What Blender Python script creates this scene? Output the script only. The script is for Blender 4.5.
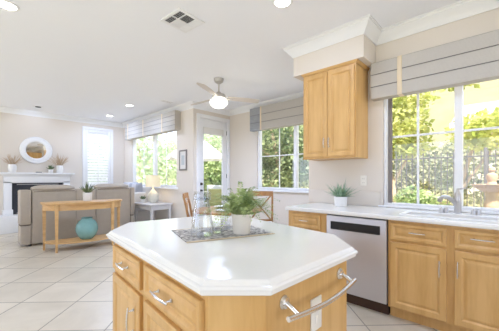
import bpy, bmesh, math, random
from mathutils import Vector, Matrix
C = bpy.context.scene
for _o in list(bpy.data.objects): bpy.data.objects.remove(_o)
COL = C.collection
R = math.radians
random.seed(7)

# ------------------------------------------------------------------ camera
cam_d = bpy.data.cameras.new('camera'); cam = bpy.data.objects.new('camera', cam_d); COL.objects.link(cam)
cam.location = (0, 0, 1.258)
cam.rotation_euler = (R(90), 0, R(43.144 - 90))          # level, looking 43 deg from +X towards +Y
cam_d.sensor_width = 36; cam_d.lens = 280.17 / 499 * 36
cam_d.shift_y = 12.3 / 499
cam_d.clip_start = 0.05; cam_d.clip_end = 300
C.camera = cam

# ------------------------------------------------------------------ light, sky, exposure
C.view_settings.view_transform = 'Standard'; C.view_settings.look = 'None'
C.view_settings.gamma = 1; C.view_settings.use_curve_mapping = False
C.view_settings.exposure = 0.07
SKY_STRENGTH = 2.2
SUN = 11.0
FILL_BACK = 20.0      # added fill lamp behind the camera, standing in for daylight
FILL_SIDE = 16.0  # added fill lamp out of view on the left
CAN_W = 11.0
w = bpy.data.worlds.new('sky'); C.world = w; w.use_nodes = True
nt = w.node_tree; nt.nodes.clear()
wo = nt.nodes.new('ShaderNodeOutputWorld'); bg = nt.nodes.new('ShaderNodeBackground')
tc = nt.nodes.new('ShaderNodeTexCoord'); sp = nt.nodes.new('ShaderNodeSeparateXYZ'); cr = nt.nodes.new('ShaderNodeValToRGB')
nt.links.new(tc.outputs['Generated'], sp.inputs[0]); nt.links.new(sp.outputs['Z'], cr.inputs[0])
cr.color_ramp.elements[0].position = 0.0; cr.color_ramp.elements[0].color = (0.86, 0.97, 1.2, 1)
cr.color_ramp.elements[1].position = 0.7; cr.color_ramp.elements[1].color = (0.68, 0.83, 1.1, 1)
nt.links.new(cr.outputs[0], bg.inputs['Color']); bg.inputs['Strength'].default_value = SKY_STRENGTH
nt.links.new(bg.outputs[0], wo.inputs[0])
sl = bpy.data.lights.new('sun', 'SUN'); sl.energy = SUN; sl.angle = R(1.5); sl.color = (1, 0.95, 0.86)
so = bpy.data.objects.new('sun', sl); COL.objects.link(so)
so.rotation_euler = Vector((0.52, 0.42, -0.95)).to_track_quat('-Z', 'Y').to_euler()

def area(name, loc, direction, sx, sy, watts, col=(1, 1, 1)):
    d = bpy.data.lights.new(name, 'AREA'); d.shape = 'RECTANGLE'; d.size = sx; d.size_y = sy; d.energy = watts; d.color = col
    o = bpy.data.objects.new(name, d); COL.objects.link(o); o.location = loc
    o.rotation_euler = Vector(direction).to_track_quat('-Z', 'Y').to_euler()
    return o
area('fill_back', (0.4, -3.25, 1.2), (0, 1, 0.0), 3.1, 2.2, FILL_BACK, (0.70, 0.91, 1.50))  # invented fill lamps, all three in made-up openings out of view
area('fill_side', (-2.25, 1.9, 1.2), (1, 0, 0.0), 3.2, 2.1, FILL_SIDE, (0.70, 0.91, 1.50))
area('fill_living', (-2.25, 7.1, 1.5), (1, 0, 0.0), 2.1, 1.5, 30.0, (0.84, 0.93, 1.18))  # added out of view to brighten the living room

# ------------------------------------------------------------------ materials
def lin(c):
    return tuple((v / 255 / 12.92) if v / 255 <= 0.04045 else ((v / 255 + 0.055) / 1.055) ** 2.4 for v in c)
def new_mat(name):
    m = bpy.data.materials.new(name); m.use_nodes = True
    return m, m.node_tree, m.node_tree.nodes['Principled BSDF']
def mat(name, rgb, rough=0.5, metal=0.0, noise=0.0, scale=20, bump=0.0, stretch=(1, 1, 1), dark=0.75, **kw):
    """flat colour with an optional fine procedural variation"""
    m, t, b = new_mat(name); c = lin(rgb)
    b.inputs['Roughness'].default_value = rough; b.inputs['Metallic'].default_value = metal
    b.inputs['Base Color'].default_value = (*c, 1)
    if noise or bump:
        tc = t.nodes.new('ShaderNodeTexCoord'); mp = t.nodes.new('ShaderNodeMapping'); mp.inputs['Scale'].default_value = stretch
        nz = t.nodes.new('ShaderNodeTexNoise'); nz.inputs['Scale'].default_value = scale; nz.inputs['Detail'].default_value = 5
        t.links.new(tc.outputs['Object'], mp.inputs[0]); t.links.new(mp.outputs[0], nz.inputs['Vector'])
        if noise:
            mx = t.nodes.new('ShaderNodeMix'); mx.data_type = 'RGBA'
            mx.inputs['A'].default_value = (*[v * (1 - noise) for v in c], 1)
            mx.inputs['B'].default_value = (*[min(1, v * (1 + noise)) for v in c], 1)
            t.links.new(nz.outputs['Fac'], mx.inputs['Factor']); t.links.new(mx.outputs['Result'], b.inputs['Base Color'])
        if bump:
            bp = t.nodes.new('ShaderNodeBump'); bp.inputs['Strength'].default_value = bump; bp.inputs['Distance'].default_value = 0.005
            t.links.new(nz.outputs['Fac'], bp.inputs['Height']); t.links.new(bp.outputs[0], b.inputs['Normal'])
    for k, v in kw.items(): b.inputs[k].default_value = v
    return m
def emit(name, rgb, strength):
    m, t, b = new_mat(name); b.inputs['Base Color'].default_value = (*lin(rgb), 1)
    b.inputs['Emission Color'].default_value = (*lin(rgb), 1); b.inputs['Emission Strength'].default_value = strength
    return m
def glass_mat(name, tint=(1, 1, 1), gloss=0.9, edge=0.6, power=5):
    m, t, b = new_mat(name); t.nodes.remove(b)
    out = t.nodes['Material Output']; tr = t.nodes.new('ShaderNodeBsdfTransparent'); gl = t.nodes.new('ShaderNodeBsdfGlossy')
    lw = t.nodes.new('ShaderNodeLayerWeight'); lw.inputs['Blend'].default_value = 0.5; mx = t.nodes.new('ShaderNodeMixShader')
    pw = t.nodes.new('ShaderNodeMath'); pw.operation = 'POWER'; pw.inputs[1].default_value = power
    fr = t.nodes.new('ShaderNodeMath'); fr.operation = 'MULTIPLY_ADD'; fr.inputs[1].default_value = edge; fr.inputs[2].default_value = 0.03
    t.links.new(lw.outputs['Facing'], pw.inputs[0]); t.links.new(pw.outputs[0], fr.inputs[0])
    tr.inputs['Color'].default_value = (*tint, 1); gl.inputs['Roughness'].default_value = 0.02; gl.inputs['Color'].default_value = (gloss, gloss, gloss, 1)
    t.links.new(fr.outputs[0], mx.inputs[0]); t.links.new(tr.outputs[0], mx.inputs[1]); t.links.new(gl.outputs[0], mx.inputs[2])
    t.links.new(mx.outputs[0], out.inputs[0])
    return m
def leaf_mat(name, a, b_, scale=4, rough=0.55, trans=0.25):
    m, t, b = new_mat(name)
    tc = t.nodes.new('ShaderNodeTexCoord'); nz = t.nodes.new('ShaderNodeTexNoise'); nz.inputs['Scale'].default_value = scale; nz.inputs['Detail'].default_value = 4
    cr = t.nodes.new('ShaderNodeValToRGB'); cr.color_ramp.elements[0].position = 0.35; cr.color_ramp.elements[1].position = 0.65
    cr.color_ramp.elements[0].color = (*lin(a), 1); cr.color_ramp.elements[1].color = (*lin(b_), 1)
    t.links.new(tc.outputs['Object'], nz.inputs['Vector']); t.links.new(nz.outputs['Fac'], cr.inputs[0]); t.links.new(cr.outputs[0], b.inputs['Base Color'])
    b.inputs['Roughness'].default_value = rough
    if trans:
        tl = t.nodes.new('ShaderNodeBsdfTranslucent'); mx = t.nodes.new('ShaderNodeMixShader'); mx.inputs[0].default_value = trans
        t.links.new(cr.outputs[0], tl.inputs['Color']); t.links.new(b.outputs[0], mx.inputs[1]); t.links.new(tl.outputs[0], mx.inputs[2])
        t.links.new(mx.outputs[0], t.nodes['Material Output'].inputs[0])
    return m
def weave_mat(name, a, b_, scale, rough=0.9):
    m, t, b = new_mat(name)
    tc = t.nodes.new('ShaderNodeTexCoord')
    outs = []
    for ax in ('X', 'Z'):
        wv = t.nodes.new('ShaderNodeTexWave'); wv.wave_type = 'BANDS'; wv.bands_direction = ax
        wv.inputs['Scale'].default_value = scale; wv.inputs['Distortion'].default_value = 1.5; wv.inputs['Detail'].default_value = 2
        t.links.new(tc.outputs['Object'], wv.inputs['Vector']); outs.append(wv)
    ad = t.nodes.new('ShaderNodeMath'); ad.operation = 'MULTIPLY'
    t.links.new(outs[0].outputs['Fac'], ad.inputs[0]); t.links.new(outs[1].outputs['Fac'], ad.inputs[1])
    mx = t.nodes.new('ShaderNodeMix'); mx.data_type = 'RGBA'; mx.inputs['A'].default_value = (*lin(a), 1); mx.inputs['B'].default_value = (*lin(b_), 1)
    t.links.new(ad.outputs[0], mx.inputs['Factor']); t.links.new(mx.outputs['Result'], b.inputs['Base Color']); b.inputs['Roughness'].default_value = rough
    return m

def tile_mat():
    m, t, b = new_mat('floor_tile')
    N, L = t.nodes, t.links
    tc = N.new('ShaderNodeTexCoord'); mp = N.new('ShaderNodeMapping'); mp.vector_type = 'POINT'
    S = 0.546                                                   # tile pitch in metres, laid on the diagonal
    mp.inputs['Rotation'].default_value = (0, 0, R(-45)); mp.inputs['Scale'].default_value = (1 / S, 1 / S, 1 / S)
    mp.inputs['Location'].default_value = (-2.90 / S + 10, -1.665 / S + 10, 0)
    L.new(tc.outputs['Object'], mp.inputs[0])
    sx = N.new('ShaderNodeSeparateXYZ'); L.new(mp.outputs[0], sx.inputs[0])
    ds = []
    for ax in ('X', 'Y'):
        f = N.new('ShaderNodeMath'); f.operation = 'FRACT'; L.new(sx.outputs[ax], f.inputs[0])
        s = N.new('ShaderNodeMath'); s.operation = 'SUBTRACT'; s.inputs[1].default_value = 0.5; L.new(f.outputs[0], s.inputs[0])
        a = N.new('ShaderNodeMath'); a.operation = 'ABSOLUTE'; L.new(s.outputs[0], a.inputs[0]); ds.append(a)
    mxm = N.new('ShaderNodeMath'); mxm.operation = 'MAXIMUM'; L.new(ds[0].outputs[0], mxm.inputs[0]); L.new(ds[1].outputs[0], mxm.inputs[1])
    gt = N.new('ShaderNodeMath'); gt.operation = 'GREATER_THAN'; gt.inputs[1].default_value = 0.4905; L.new(mxm.outputs[0], gt.inputs[0])
    fl = N.new('ShaderNodeVectorMath'); fl.operation = 'FLOOR'; L.new(mp.outputs[0], fl.inputs[0])
    wn = N.new('ShaderNodeTexWhiteNoise'); L.new(fl.outputs[0], wn.inputs['Vector'])
    nz = N.new('ShaderNodeTexNoise'); nz.inputs['Scale'].default_value = 2.2; nz.inputs['Detail'].default_value = 7; nz.inputs['Roughness'].default_value = 0.62
    nz.inputs['Distortion'].default_value = 0.8; L.new(tc.outputs['Object'], nz.inputs['Vector'])
    md = N.new('ShaderNodeMath'); md.operation = 'MULTIPLY_ADD'; md.inputs[1].default_value = 0.25; L.new(wn.outputs['Value'], md.inputs[0]); L.new(nz.outputs['Fac'], md.inputs[2])
    cr = N.new('ShaderNodeValToRGB'); e = cr.color_ramp.elements
    e[0].position = 0.35; e[0].color = (*lin((203, 192, 172)), 1); e[1].position = 0.85; e[1].color = (*lin((225, 215, 197)), 1)
    L.new(md.outputs[0], cr.inputs[0])
    mx = N.new('ShaderNodeMix'); mx.data_type = 'RGBA'; L.new(gt.outputs[0], mx.inputs['Factor']); L.new(cr.outputs[0], mx.inputs['A']); mx.inputs['B'].default_value = (*lin((158, 149, 135)), 1)
    L.new(mx.outputs['Result'], b.inputs['Base Color'])
    rr = N.new('ShaderNodeMix'); L.new(gt.outputs[0], rr.inputs['Factor']); rr.inputs['A'].default_value = 0.28; rr.inputs['B'].default_value = 0.8; L.new(rr.outputs['Result'], b.inputs['Roughness'])
    bp = N.new('ShaderNodeBump'); bp.inputs['Strength'].default_value = 0.4; bp.inputs['Distance'].default_value = 0.003; bp.invert = True
    L.new(gt.outputs[0], bp.inputs['Height']); L.new(bp.outputs[0], b.inputs['Normal'])
    return m
def wood_mat(name, a, b_, vertical=True, rough=0.38, scale=9):
    m, t, b = new_mat(name)
    tc = t.nodes.new('ShaderNodeTexCoord'); mp = t.nodes.new('ShaderNodeMapping')
    mp.inputs['Scale'].default_value = (6, 6, 0.7) if vertical else (0.7, 6, 6)
    nz = t.nodes.new('ShaderNodeTexNoise'); nz.inputs['Scale'].default_value = scale; nz.inputs['Detail'].default_value = 6; nz.inputs['Distortion'].default_value = 0.6
    n2 = t.nodes.new('ShaderNodeTexNoise'); n2.inputs['Scale'].default_value = 1.6; n2.inputs['Detail'].default_value = 2
    ad = t.nodes.new('ShaderNodeMath'); ad.operation = 'MULTIPLY_ADD'; ad.inputs[1].default_value = 0.5
    cr = t.nodes.new('ShaderNodeValToRGB'); e = cr.color_ramp.elements
    e[0].position = 0.5; e[0].color = (*lin(a), 1); e[1].position = 0.95; e[1].color = (*lin(b_), 1)
    t.links.new(tc.outputs['Object'], mp.inputs[0]); t.links.new(mp.outputs[0], nz.inputs['Vector']); t.links.new(mp.outputs[0], n2.inputs['Vector'])
    t.links.new(nz.outputs['Fac'], ad.inputs[0]); t.links.new(n2.outputs['Fac'], ad.inputs[2]); t.links.new(ad.outputs[0], cr.inputs[0])
    t.links.new(cr.outputs[0], b.inputs['Base Color']); b.inputs['Roughness'].default_value = rough
    return m

M = {}
M['wall'] = mat('wall_paint', (228, 218, 205), 0.9, bump=0.05, scale=120)
M['ceiling'] = mat('ceiling_paint', (248, 248, 250), 0.92, bump=0.05, scale=150)
M['white'] = mat('white_trim', (243, 242, 241), 0.45)
M['tile'] = tile_mat()
M['quartz'] = mat('white_quartz', (243, 240, 233), 0.16, noise=0.02, scale=60)
M['maple'] = wood_mat('maple', (204, 156, 90), (222, 179, 116))
M['maple_h'] = wood_mat('maple_flat', (204, 156, 90), (222, 179, 116), vertical=False)
M['oak'] = wood_mat('oak', (196, 150, 92), (222, 180, 122), vertical=False)
M['chair_oak'] = wood_mat('brown_oak', (150, 104, 58), (188, 140, 86))
M['toe'] = mat('dark_kick', (70, 45, 30), 0.6, noise=0.1)
M['steel'] = mat('brushed_steel', (208, 205, 207), 0.42, 0.7, noise=0.03, scale=60, stretch=(1, 1, 30))
M['chrome'] = mat('satin_nickel', (226, 224, 222), 0.25, 1.0, noise=0.02)
M['faucet'] = mat('brushed_nickel', (205, 203, 202), 0.3, 1.0, noise=0.02)
M['black'] = mat('black_plastic', (38, 40, 42), 0.35, noise=0.05)
M['plate'] = mat('almond_plastic', (240, 234, 222), 0.4, noise=0.01)
M['plate2'] = mat('almond_shadow', (120, 112, 100), 0.5, noise=0.01)
M['sofa'] = mat('beige_microfibre', (184, 172, 156), 0.95, noise=0.07, scale=14, bump=0.3)
M['seam'] = mat('dark_seam', (92, 80, 66), 0.95, noise=0.1)
M['chair_fab'] = mat('pale_linen', (225, 221, 216), 0.95, noise=0.04, bump=0.2)
M['valance'] = weave_mat('grey_linen_check', (184, 177, 167), (202, 196, 186), 30)
M['valance_dk'] = weave_mat('grey_plaid', (158, 160, 164), (196, 196, 196), 10)
M['cream'] = mat('cream_band', (226, 208, 178), 0.9, noise=0.03)
M['piping'] = mat('grey_piping', (128, 124, 120), 0.9, noise=0.03)
M['teal'] = mat('teal_glaze', (128, 172, 166), 0.22, noise=0.22, scale=9)
M['ceramic'] = mat('white_ceramic', (240, 238, 234), 0.4, noise=0.01)
M['cream_pot'] = mat('cream_ceramic', (236, 226, 210), 0.5, noise=0.03)
M['soil'] = mat('soil', (70, 55, 42), 0.95, noise=0.3, scale=90)
M['fern'] = leaf_mat('fern_leaf', (122, 146, 88), (194, 208, 140), 14)
M['grassy'] = leaf_mat('succulent_leaf', (112, 150, 118), (172, 200, 166), 18)
M['aloe'] = leaf_mat('small_plant_leaf', (84, 104, 70), (140, 156, 112), 18)
M['dried'] = mat('dried_grass', (206, 180, 148), 0.9, noise=0.2, scale=40)
M['glass'] = glass_mat('window_glass')
M['clear'] = glass_mat('clear_glass', (0.93, 0.935, 0.935), edge=0.65, power=1.7)
M['mirror'] = mat('mirror', (235, 235, 235), 0.02, 1.0)
M['grey_paint'] = mat('grey_paint', (208, 205, 202), 0.5, noise=0.03)
M['shade'] = emit('lit_lampshade', (250, 234, 196), 0.15)
M['bowl'] = emit('lit_bowl', (255, 250, 240), 4.0)
M['can'] = emit('lit_can', (255, 250, 240), 9.0)
M['blade'] = mat('fan_blade', (214, 204, 192), 0.5, noise=0.05)
M['fan'] = mat('fan_nickel', (196, 192, 186), 0.35, 0.6, noise=0.03)
M['duct'] = mat('duct_dark', (80, 80, 82), 0.8, noise=0.05)
M['firebox'] = mat('firebox', (58, 60, 66), 0.7, noise=0.2, scale=30)
M['frame_gr'] = mat('grey_picture_frame', (130, 122, 116), 0.5, noise=0.05)
M['print'] = mat('print_paper', (226, 222, 216), 0.8, noise=0.08, scale=25)
M['pillow'] = mat('grey_pillow', (206, 206, 210), 0.95, noise=0.04)
M['pillow_dk'] = mat('slate_stripe', (168, 171, 180), 0.95, noise=0.04)
M['door_glass_frame'] = M['white']
M['bronze'] = mat('dark_bronze', (70, 64, 58), 0.4, 0.7, noise=0.04)
M['blind'] = mat('roller_blind', (230, 227, 220), 0.9, noise=0.02)
M['iron'] = mat('iron_fence', (92, 86, 78), 0.6, noise=0.1)
M['stone'] = mat('fountain_stone', (178, 152, 122), 0.85, noise=0.15, scale=12)
M['lawn'] = mat('garden_ground', (206, 198, 156), 0.95, noise=0.25, scale=2)
M['hill'] = mat('dry_hillside', (134, 128, 92), 0.95, noise=0.35, scale=1.2)
M['patio'] = mat('patio_concrete', (214, 206, 194), 0.9, noise=0.05)
M['bark'] = mat('bark', (186, 164, 134), 0.9, noise=0.25, scale=10)
M['leaf_yel'] = leaf_mat('yellow_green_leaf', (166, 178, 84), (226, 222, 144), 2.0, trans=.4)
M['leaf_brush'] = leaf_mat('olive_brush_leaf', (116, 124, 92), (184, 180, 140), 1.2, trans=.25)
M['leaf_mid'] = leaf_mat('mid_green_leaf', (122, 148, 92), (192, 204, 138), 2.0, trans=.35)
M['leaf_dk'] = leaf_mat('dark_green_leaf', (92, 112, 76), (168, 178, 126), 1.5, trans=.35)
M['leaf_pale'] = leaf_mat('pale_green_leaf', (176, 194, 156), (226, 232, 204), 1.5, trans=.4)
M['canvas'] = mat('white_canvas', (244, 242, 238), 0.9, noise=0.01)
M['stucco'] = mat('house_stucco', (228, 214, 190), 0.9, noise=0.04)
M['roof'] = mat('pale_roof_tile', (196, 176, 150), 0.85, noise=0.12, scale=8)
M['fascia'] = mat('blue_grey_fascia', (160, 172, 190), 0.7, noise=0.03)

# ------------------------------------------------------------------ mesh helpers
class MB:
    def __init__(s): s.b = bmesh.new()
    def face(s, vs):
        try: return s.b.faces.new([s.b.verts.new(v) for v in vs])
        except ValueError: return None
    def box(s, x0, x1, y0, y1, z0, z1, bev=0.0, seg=2, mtx=None):
        t = bmesh.new(); bmesh.ops.create_cube(t, size=1)
        for v in t.verts: v.co = Vector(((x0 + x1) / 2 + v.co.x * (x1 - x0), (y0 + y1) / 2 + v.co.y * (y1 - y0), (z0 + z1) / 2 + v.co.z * (z1 - z0)))
        if bev: bmesh.ops.bevel(t, geom=list(t.edges), offset=bev, segments=seg, affect='EDGES', profile=0.5)
        s._merge(t, mtx); return s
    def _merge(s, t, mtx=None):
        if mtx is not None: bmesh.ops.transform(t, matrix=mtx, verts=t.verts)
        me = bpy.data.meshes.new('tmp'); t.to_mesh(me); t.free(); s.b.from_mesh(me); bpy.data.meshes.remove(me)
    def prism(s, poly, z0, z1, bev=0.0):
        t = bmesh.new(); f = t.faces.new([t.verts.new((x, y, z0)) for x, y in poly])
        r = bmesh.ops.extrude_face_region(t, geom=[f])
        for v in r['geom']:
            if isinstance(v, bmesh.types.BMVert): v.co.z = z1
        if bev: bmesh.ops.bevel(t, geom=list(t.edges), offset=bev, segments=2, affect='EDGES', profile=0.5)
        bmesh.ops.recalc_face_normals(t, faces=t.faces); s._merge(t); return s
    def tube(s, pts, r, n=10, caps=True):
        pts = [Vector(p) for p in pts]; rs = r if isinstance(r, (list, tuple)) else [r] * len(pts)
        rings = []; prev = None
        for i, p in enumerate(pts):
            d = (pts[min(i + 1, len(pts) - 1)] - pts[max(i - 1, 0)]).normalized()
            if prev is None:
                a = d.orthogonal().normalized()
            else:
                a = (prev - d * prev.dot(d)).normalized()
            prev = a; bq = d.cross(a)
            rings.append([s.b.verts.new(p + (a * math.cos(2 * math.pi * k / n) + bq * math.sin(2 * math.pi * k / n)) * rs[i]) for k in range(n)])
        for i in range(len(rings) - 1):
            for k in range(n): s.b.faces.new((rings[i][k], rings[i][(k + 1) % n], rings[i + 1][(k + 1) % n], rings[i + 1][k]))
        if caps: s.b.faces.new(rings[0][::-1]); s.b.faces.new(rings[-1])
        return s
    def lathe(s, prof, c=(0, 0, 0), n=28, mtx=None):
        """prof: list of (radius, z); radius 0 closes the end"""
        t = bmesh.new(); rings = []
        for r, z in prof:
            if r <= 1e-6: rings.append([t.verts.new((0, 0, z))])
            else: rings.append([t.verts.new((r * math.cos(2 * math.pi * k / n), r * math.sin(2 * math.pi * k / n), z)) for k in range(n)])
        for i in range(len(rings) - 1):
            A, B = rings[i], rings[i + 1]
            for k in range(n):
                if len(A) == 1 and len(B) == 1: break
                if len(A) == 1: t.faces.new((A[0], B[k], B[(k + 1) % n]))
                elif len(B) == 1: t.faces.new((A[k], A[(k + 1) % n], B[0]))
                else: t.faces.new((A[k], A[(k + 1) % n], B[(k + 1) % n], B[k]))
        bmesh.ops.recalc_face_normals(t, faces=t.faces)
        mt = Matrix.Translation(Vector(c)) @ (mtx if mtx is not None else Matrix())
        s._merge(t, mt); return s
    def rings(s, loops, cap0=True, cap1=True):
        """skin a list of equal-length closed loops"""
        V = [[s.b.verts.new(p) for p in l] for l in loops]; n = len(V[0])
        for i in range(len(V) - 1):
            for k in range(n): s.b.faces.new((V[i][k], V[i][(k + 1) % n], V[i + 1][(k + 1) % n], V[i + 1][k]))
        if cap0: s.b.faces.new(V[0][::-1])
        if cap1: s.b.faces.new(V[-1])
        return s
    def blade(s, pts, w0, up=Vector((0, 0, 1)), th=0.0):
        """a tapering leaf blade along pts, slightly keeled"""
        pts = [Vector(p) for p in pts]; n = len(pts); L = []
        for i, p in enumerate(pts):
            d = (pts[min(i + 1, n - 1)] - pts[max(i - 1, 0)]).normalized(); sd = d.cross(up)
            if sd.length < 1e-3: sd = d.orthogonal()
            sd.normalize(); k = w0 * max(0.04, math.sin(math.pi * min(1, 0.18 + 0.82 * i / (n - 1))))
            nn = sd.cross(d) * k * 0.35
            L.append([s.b.verts.new(p - sd * k), s.b.verts.new(p - nn), s.b.verts.new(p + sd * k)])
        for i in range(n - 1):
            for k in range(2): s.b.faces.new((L[i][k], L[i][k + 1], L[i + 1][k + 1], L[i + 1][k]))
        return s
    def build(s, name, m, parent=None, loc=None, rotz=0.0, smooth=True, recalc=True):
        if recalc: bmesh.ops.recalc_face_normals(s.b, faces=s.b.faces)
        me = bpy.data.meshes.new(name); s.b.to_mesh(me); s.b.free()
        o = bpy.data.objects.new(name, me); COL.objects.link(o); me.materials.append(M[m] if isinstance(m, str) else m)
        if smooth:
            for p in me.polygons: p.use_smooth = True
            try: me.set_sharp_from_angle(angle=R(35))
            except Exception: pass
        if parent is not None: o.parent = parent
        if loc is not None: o.location = loc
        o.rotation_euler = (0, 0, rotz)
        return o
def tag(o, label, cat, group=None, kind=None):
    o['label'] = label; o['category'] = cat
    if group: o['group'] = group
    if kind: o['kind'] = kind
    return o
def thing(name, label, cat, loc=(0, 0, 0), rotz=0.0, group=None):
    o = bpy.data.objects.new(name, None); COL.objects.link(o); o.location = loc; o.rotation_euler = (0, 0, rotz)
    o.empty_display_size = 0.05
    return tag(o, label, cat, group)
def struct(o): o['kind'] = 'structure'; return o
def copy_tree(o, parent=None):
    c = o.copy(); COL.objects.link(c)
    if parent is not None: c.parent = parent
    for ch in list(o.children): copy_tree(ch, c)
    return c

def holed(u0, u1, v0, v1, holes, depth, place):
    """slab with rectangular holes; place(u, v, d) -> world point, d = 0 .. depth"""
    us = sorted({u0, u1, *[h[0] for h in holes], *[h[1] for h in holes]}); vs = sorted({v0, v1, *[h[2] for h in holes], *[h[3] for h in holes]})
    m = MB(); b = m.b; g = {}
    def V(i, j):
        if (i, j) not in g: g[(i, j)] = b.verts.new(place(us[i], vs[j], 0))
        return g[(i, j)]
    fs = []
    for i in range(len(us) - 1):
        for j in range(len(vs) - 1):
            cu, cv = (us[i] + us[i + 1]) / 2, (vs[j] + vs[j + 1]) / 2
            if any(h[0] < cu < h[1] and h[2] < cv < h[3] for h in holes): continue
            fs.append(b.faces.new((V(i, j), V(i + 1, j), V(i + 1, j + 1), V(i, j + 1))))
    r = bmesh.ops.extrude_face_region(b, geom=fs)
    dv = Vector(place(0, 0, depth)) - Vector(place(0, 0, 0))
    bmesh.ops.translate(b, vec=dv, verts=[v for v in r['geom'] if isinstance(v, bmesh.types.BMVert)])
    return m

# ------------------------------------------------------------------ room shell   (X towards the sink wall, Y towards the fireplace wall)
CE = 2.91
BS, BN, B2, AD, AF, AST = 3.367, 4.72, 3.64, 5.1, 8.68, 2.04      # sink wall, nook wall, living window wall, door wall, fireplace wall, step
XL, YB = -2.4, -3.4
struct(MB().prism([(XL - .2, YB - .2), (BS + .15, YB - .2), (BS + .15, AST - .15), (BN + .15, AST - .15), (BN + .15, AD + .15), (B2 + .15, AD + .15), (B2 + .15, AF + .15), (XL - .2, AF + .15)], -0.12, 0).build('floor', 'tile'))
struct(MB().prism([(XL - 1.6, YB - 1.6), (BS + .45, YB - 1.6), (BS + .45, AST - .15), (BN + .45, AST - .15), (BN + .45, AD + .45), (B2 + .45, AD + .45), (B2 + .45, AF + .45), (XL - 1.6, AF + .45)], CE, CE + .25).build('ceiling', 'ceiling'))  # left and back overhang added out of view to keep sun out
T = .15
def wall_x(name, x, y0, y1, holes=()):          # wall in a plane X = x, thickness away from the room (+X)
    return struct(holed(y0, y1, 0, CE, holes, T, lambda u, v, d: (x + d, u, v)).build(name, 'wall', smooth=False))
def wall_y(name, y, x0, x1, holes=(), sgn=1):
    return struct(holed(x0, x1, 0, CE, holes, T, lambda u, v, d: (u, y + d * sgn, v)).build(name, 'wall', smooth=False))
SW = (-0.36, 1.075, 0.945, 2.42)                 # sink window
NW = (2.30, 4.20, 1.00, 2.50)                    # nook window
LW = (5.77, 8.17, 1.03, 2.52)                    # living room window
DW_ = (3.80, 4.66, 0.0, 2.62)                    # garden door
KW = (2.56, 3.24, 1.0, 2.62)                     # shuttered window
wall_x('wall_sink', BS, YB, AST, [SW])
wall_y('wall_step', AST, BS + T, BN + T, sgn=-1)
wall_x('wall_nook', BN, AST, AD, [NW])
wall_y('wall_door', AD, B2, BN + T, [DW_])
wall_x('wall_living', B2, AD + T, AF, [LW])
wall_y('wall_fireplace', AF, XL, B2 + T, [KW])
struct(holed(YB, AF, 0, CE, [(0.2, 3.6, 0.02, 2.3), (6.0, 8.2, 0.7, 2.3)], T, lambda u, v, d: (XL - d, u, v)).build('wall_left', 'wall', smooth=False))  # openings in the unseen left and back walls put in to admit light
wall_y('wall_back', YB, XL - T, BS + T, [(-1.2, 2.0, 0.02, 2.3)], -1)

# crown moulding swept round the room with mitred corners
def sweep(path, prof, name, m='white'):
    n = len(path); loops = []
    for i in range(n):
        p = Vector(path[i]); dirs = []
        if i > 0: dirs.append((p - Vector(path[i - 1])).normalized())
        if i < n - 1: dirs.append((Vector(path[i + 1]) - p).normalized())
        nr = [Vector((-d.y, d.x)) for d in dirs]
        mv = nr[0] if len(nr) == 1 else (nr[0] + nr[1]) / (1 + nr[0].dot(nr[1]))
        loops.append([(p.x + mv.x * d, p.y + mv.y * d, z) for d, z in prof])
    return struct(MB().rings(loops).build(name, m))
CROWN = [(0, CE), (0, CE - .125), (.012, CE - .125), (.016, CE - .108), (.045, CE - .075), (.075, CE - .038), (.088, CE - .03), (.09, CE - .012), (.105, CE - .012), (.105, CE)]
sweep([(BS, YB), (BS, 1.15), (3.0, 1.15), (3.0, AST), (BN, AST), (BN, AD), (B2, AD), (B2, AF), (XL, AF)], CROWN, 'trim_1')
BASE = [(0, .0), (0, .12), (.012, .12), (.018, .10), (.018, 0)]
sweep([(BS + .02, AST), (BN, AST), (BN, AD), (4.71, AD)], BASE, 'baseboard_nook')
sweep([(3.70, AD), (B2, AD), (B2, AF), (2.45, AF)], BASE, 'baseboard_living')
# soffit over the wall cabinet
struct(MB().box(3.0, BS, 1.15, AST, 2.547, CE).build('ceiling_soffit', 'wall', smooth=False))

# ------------------------------------------------------------------ windows
def bars(name, lst, m, parent, bev=.004):
    k = MB()
    for b_ in lst: k.box(*b_, bev=bev)
    return k.build(name, m, parent)
def window_x(name, x, h, mull, mv, mh, fr=.045, glass_d=.09, mullw=.03, dark=None):
    """window in a wall at X = x; h = hole (y0,y1,z0,z1); mull = thick mullion Ys; mv = thin muntin Ys; mh = muntin Zs"""
    y0, y1, z0, z1 = h
    e = bpy.data.objects.new(name, None); COL.objects.link(e); e.location = (x, (y0 + y1) / 2, z0); struct(e)
    oy, oz = (y0 + y1) / 2, z0
    k = [(.035, .13, a - oy, b_ - oy, c_ - oz, d - oz) for a, b_, c_, d in ((y0, y1, z0, z0 + fr), (y0, y1, z1 - fr, z1), (y0, y0 + fr, z0 + fr, z1 - fr), (y1 - fr, y1, z0 + fr, z1 - fr))]
    for mm in mull: k.append((.04, .125, mm - mullw - oy, mm + mullw - oy, fr, z1 - z0 - fr))
    bars('window_frame', k, 'white', e)
    k = []
    for v in mv: k.append((.072, .088, v - .011 - oy, v + .011 - oy, fr, z1 - z0 - fr))
    for v in mh: k.append((.070, .086, y0 + fr - oy, y1 - fr - oy, v - .011 - oz, v + .011 - oz))
    if k: bars('muntins', k, 'white', e, .003)
    MB().box(glass_d, glass_d + .006, y0 + fr - oy, y1 - fr - oy, fr, z1 - z0 - fr).build('pane', 'glass', e)
    if dark:
        bars('screen_channel', [(.05, .066, a - oy, b_ - oy, fr, z1 - z0 - fr) for a, b_ in dark], 'frame_gr', e, .002)
    return e
window_x('window_1', BS, SW, [.385], [.74, 0.03], [1.72], fr=.03, mullw=.032, dark=[(.99, 1.035)])
window_x('window_2', BN, NW, [3.20], [3.62, 2.76], [1.735], fr=.05, mullw=.035)
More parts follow.
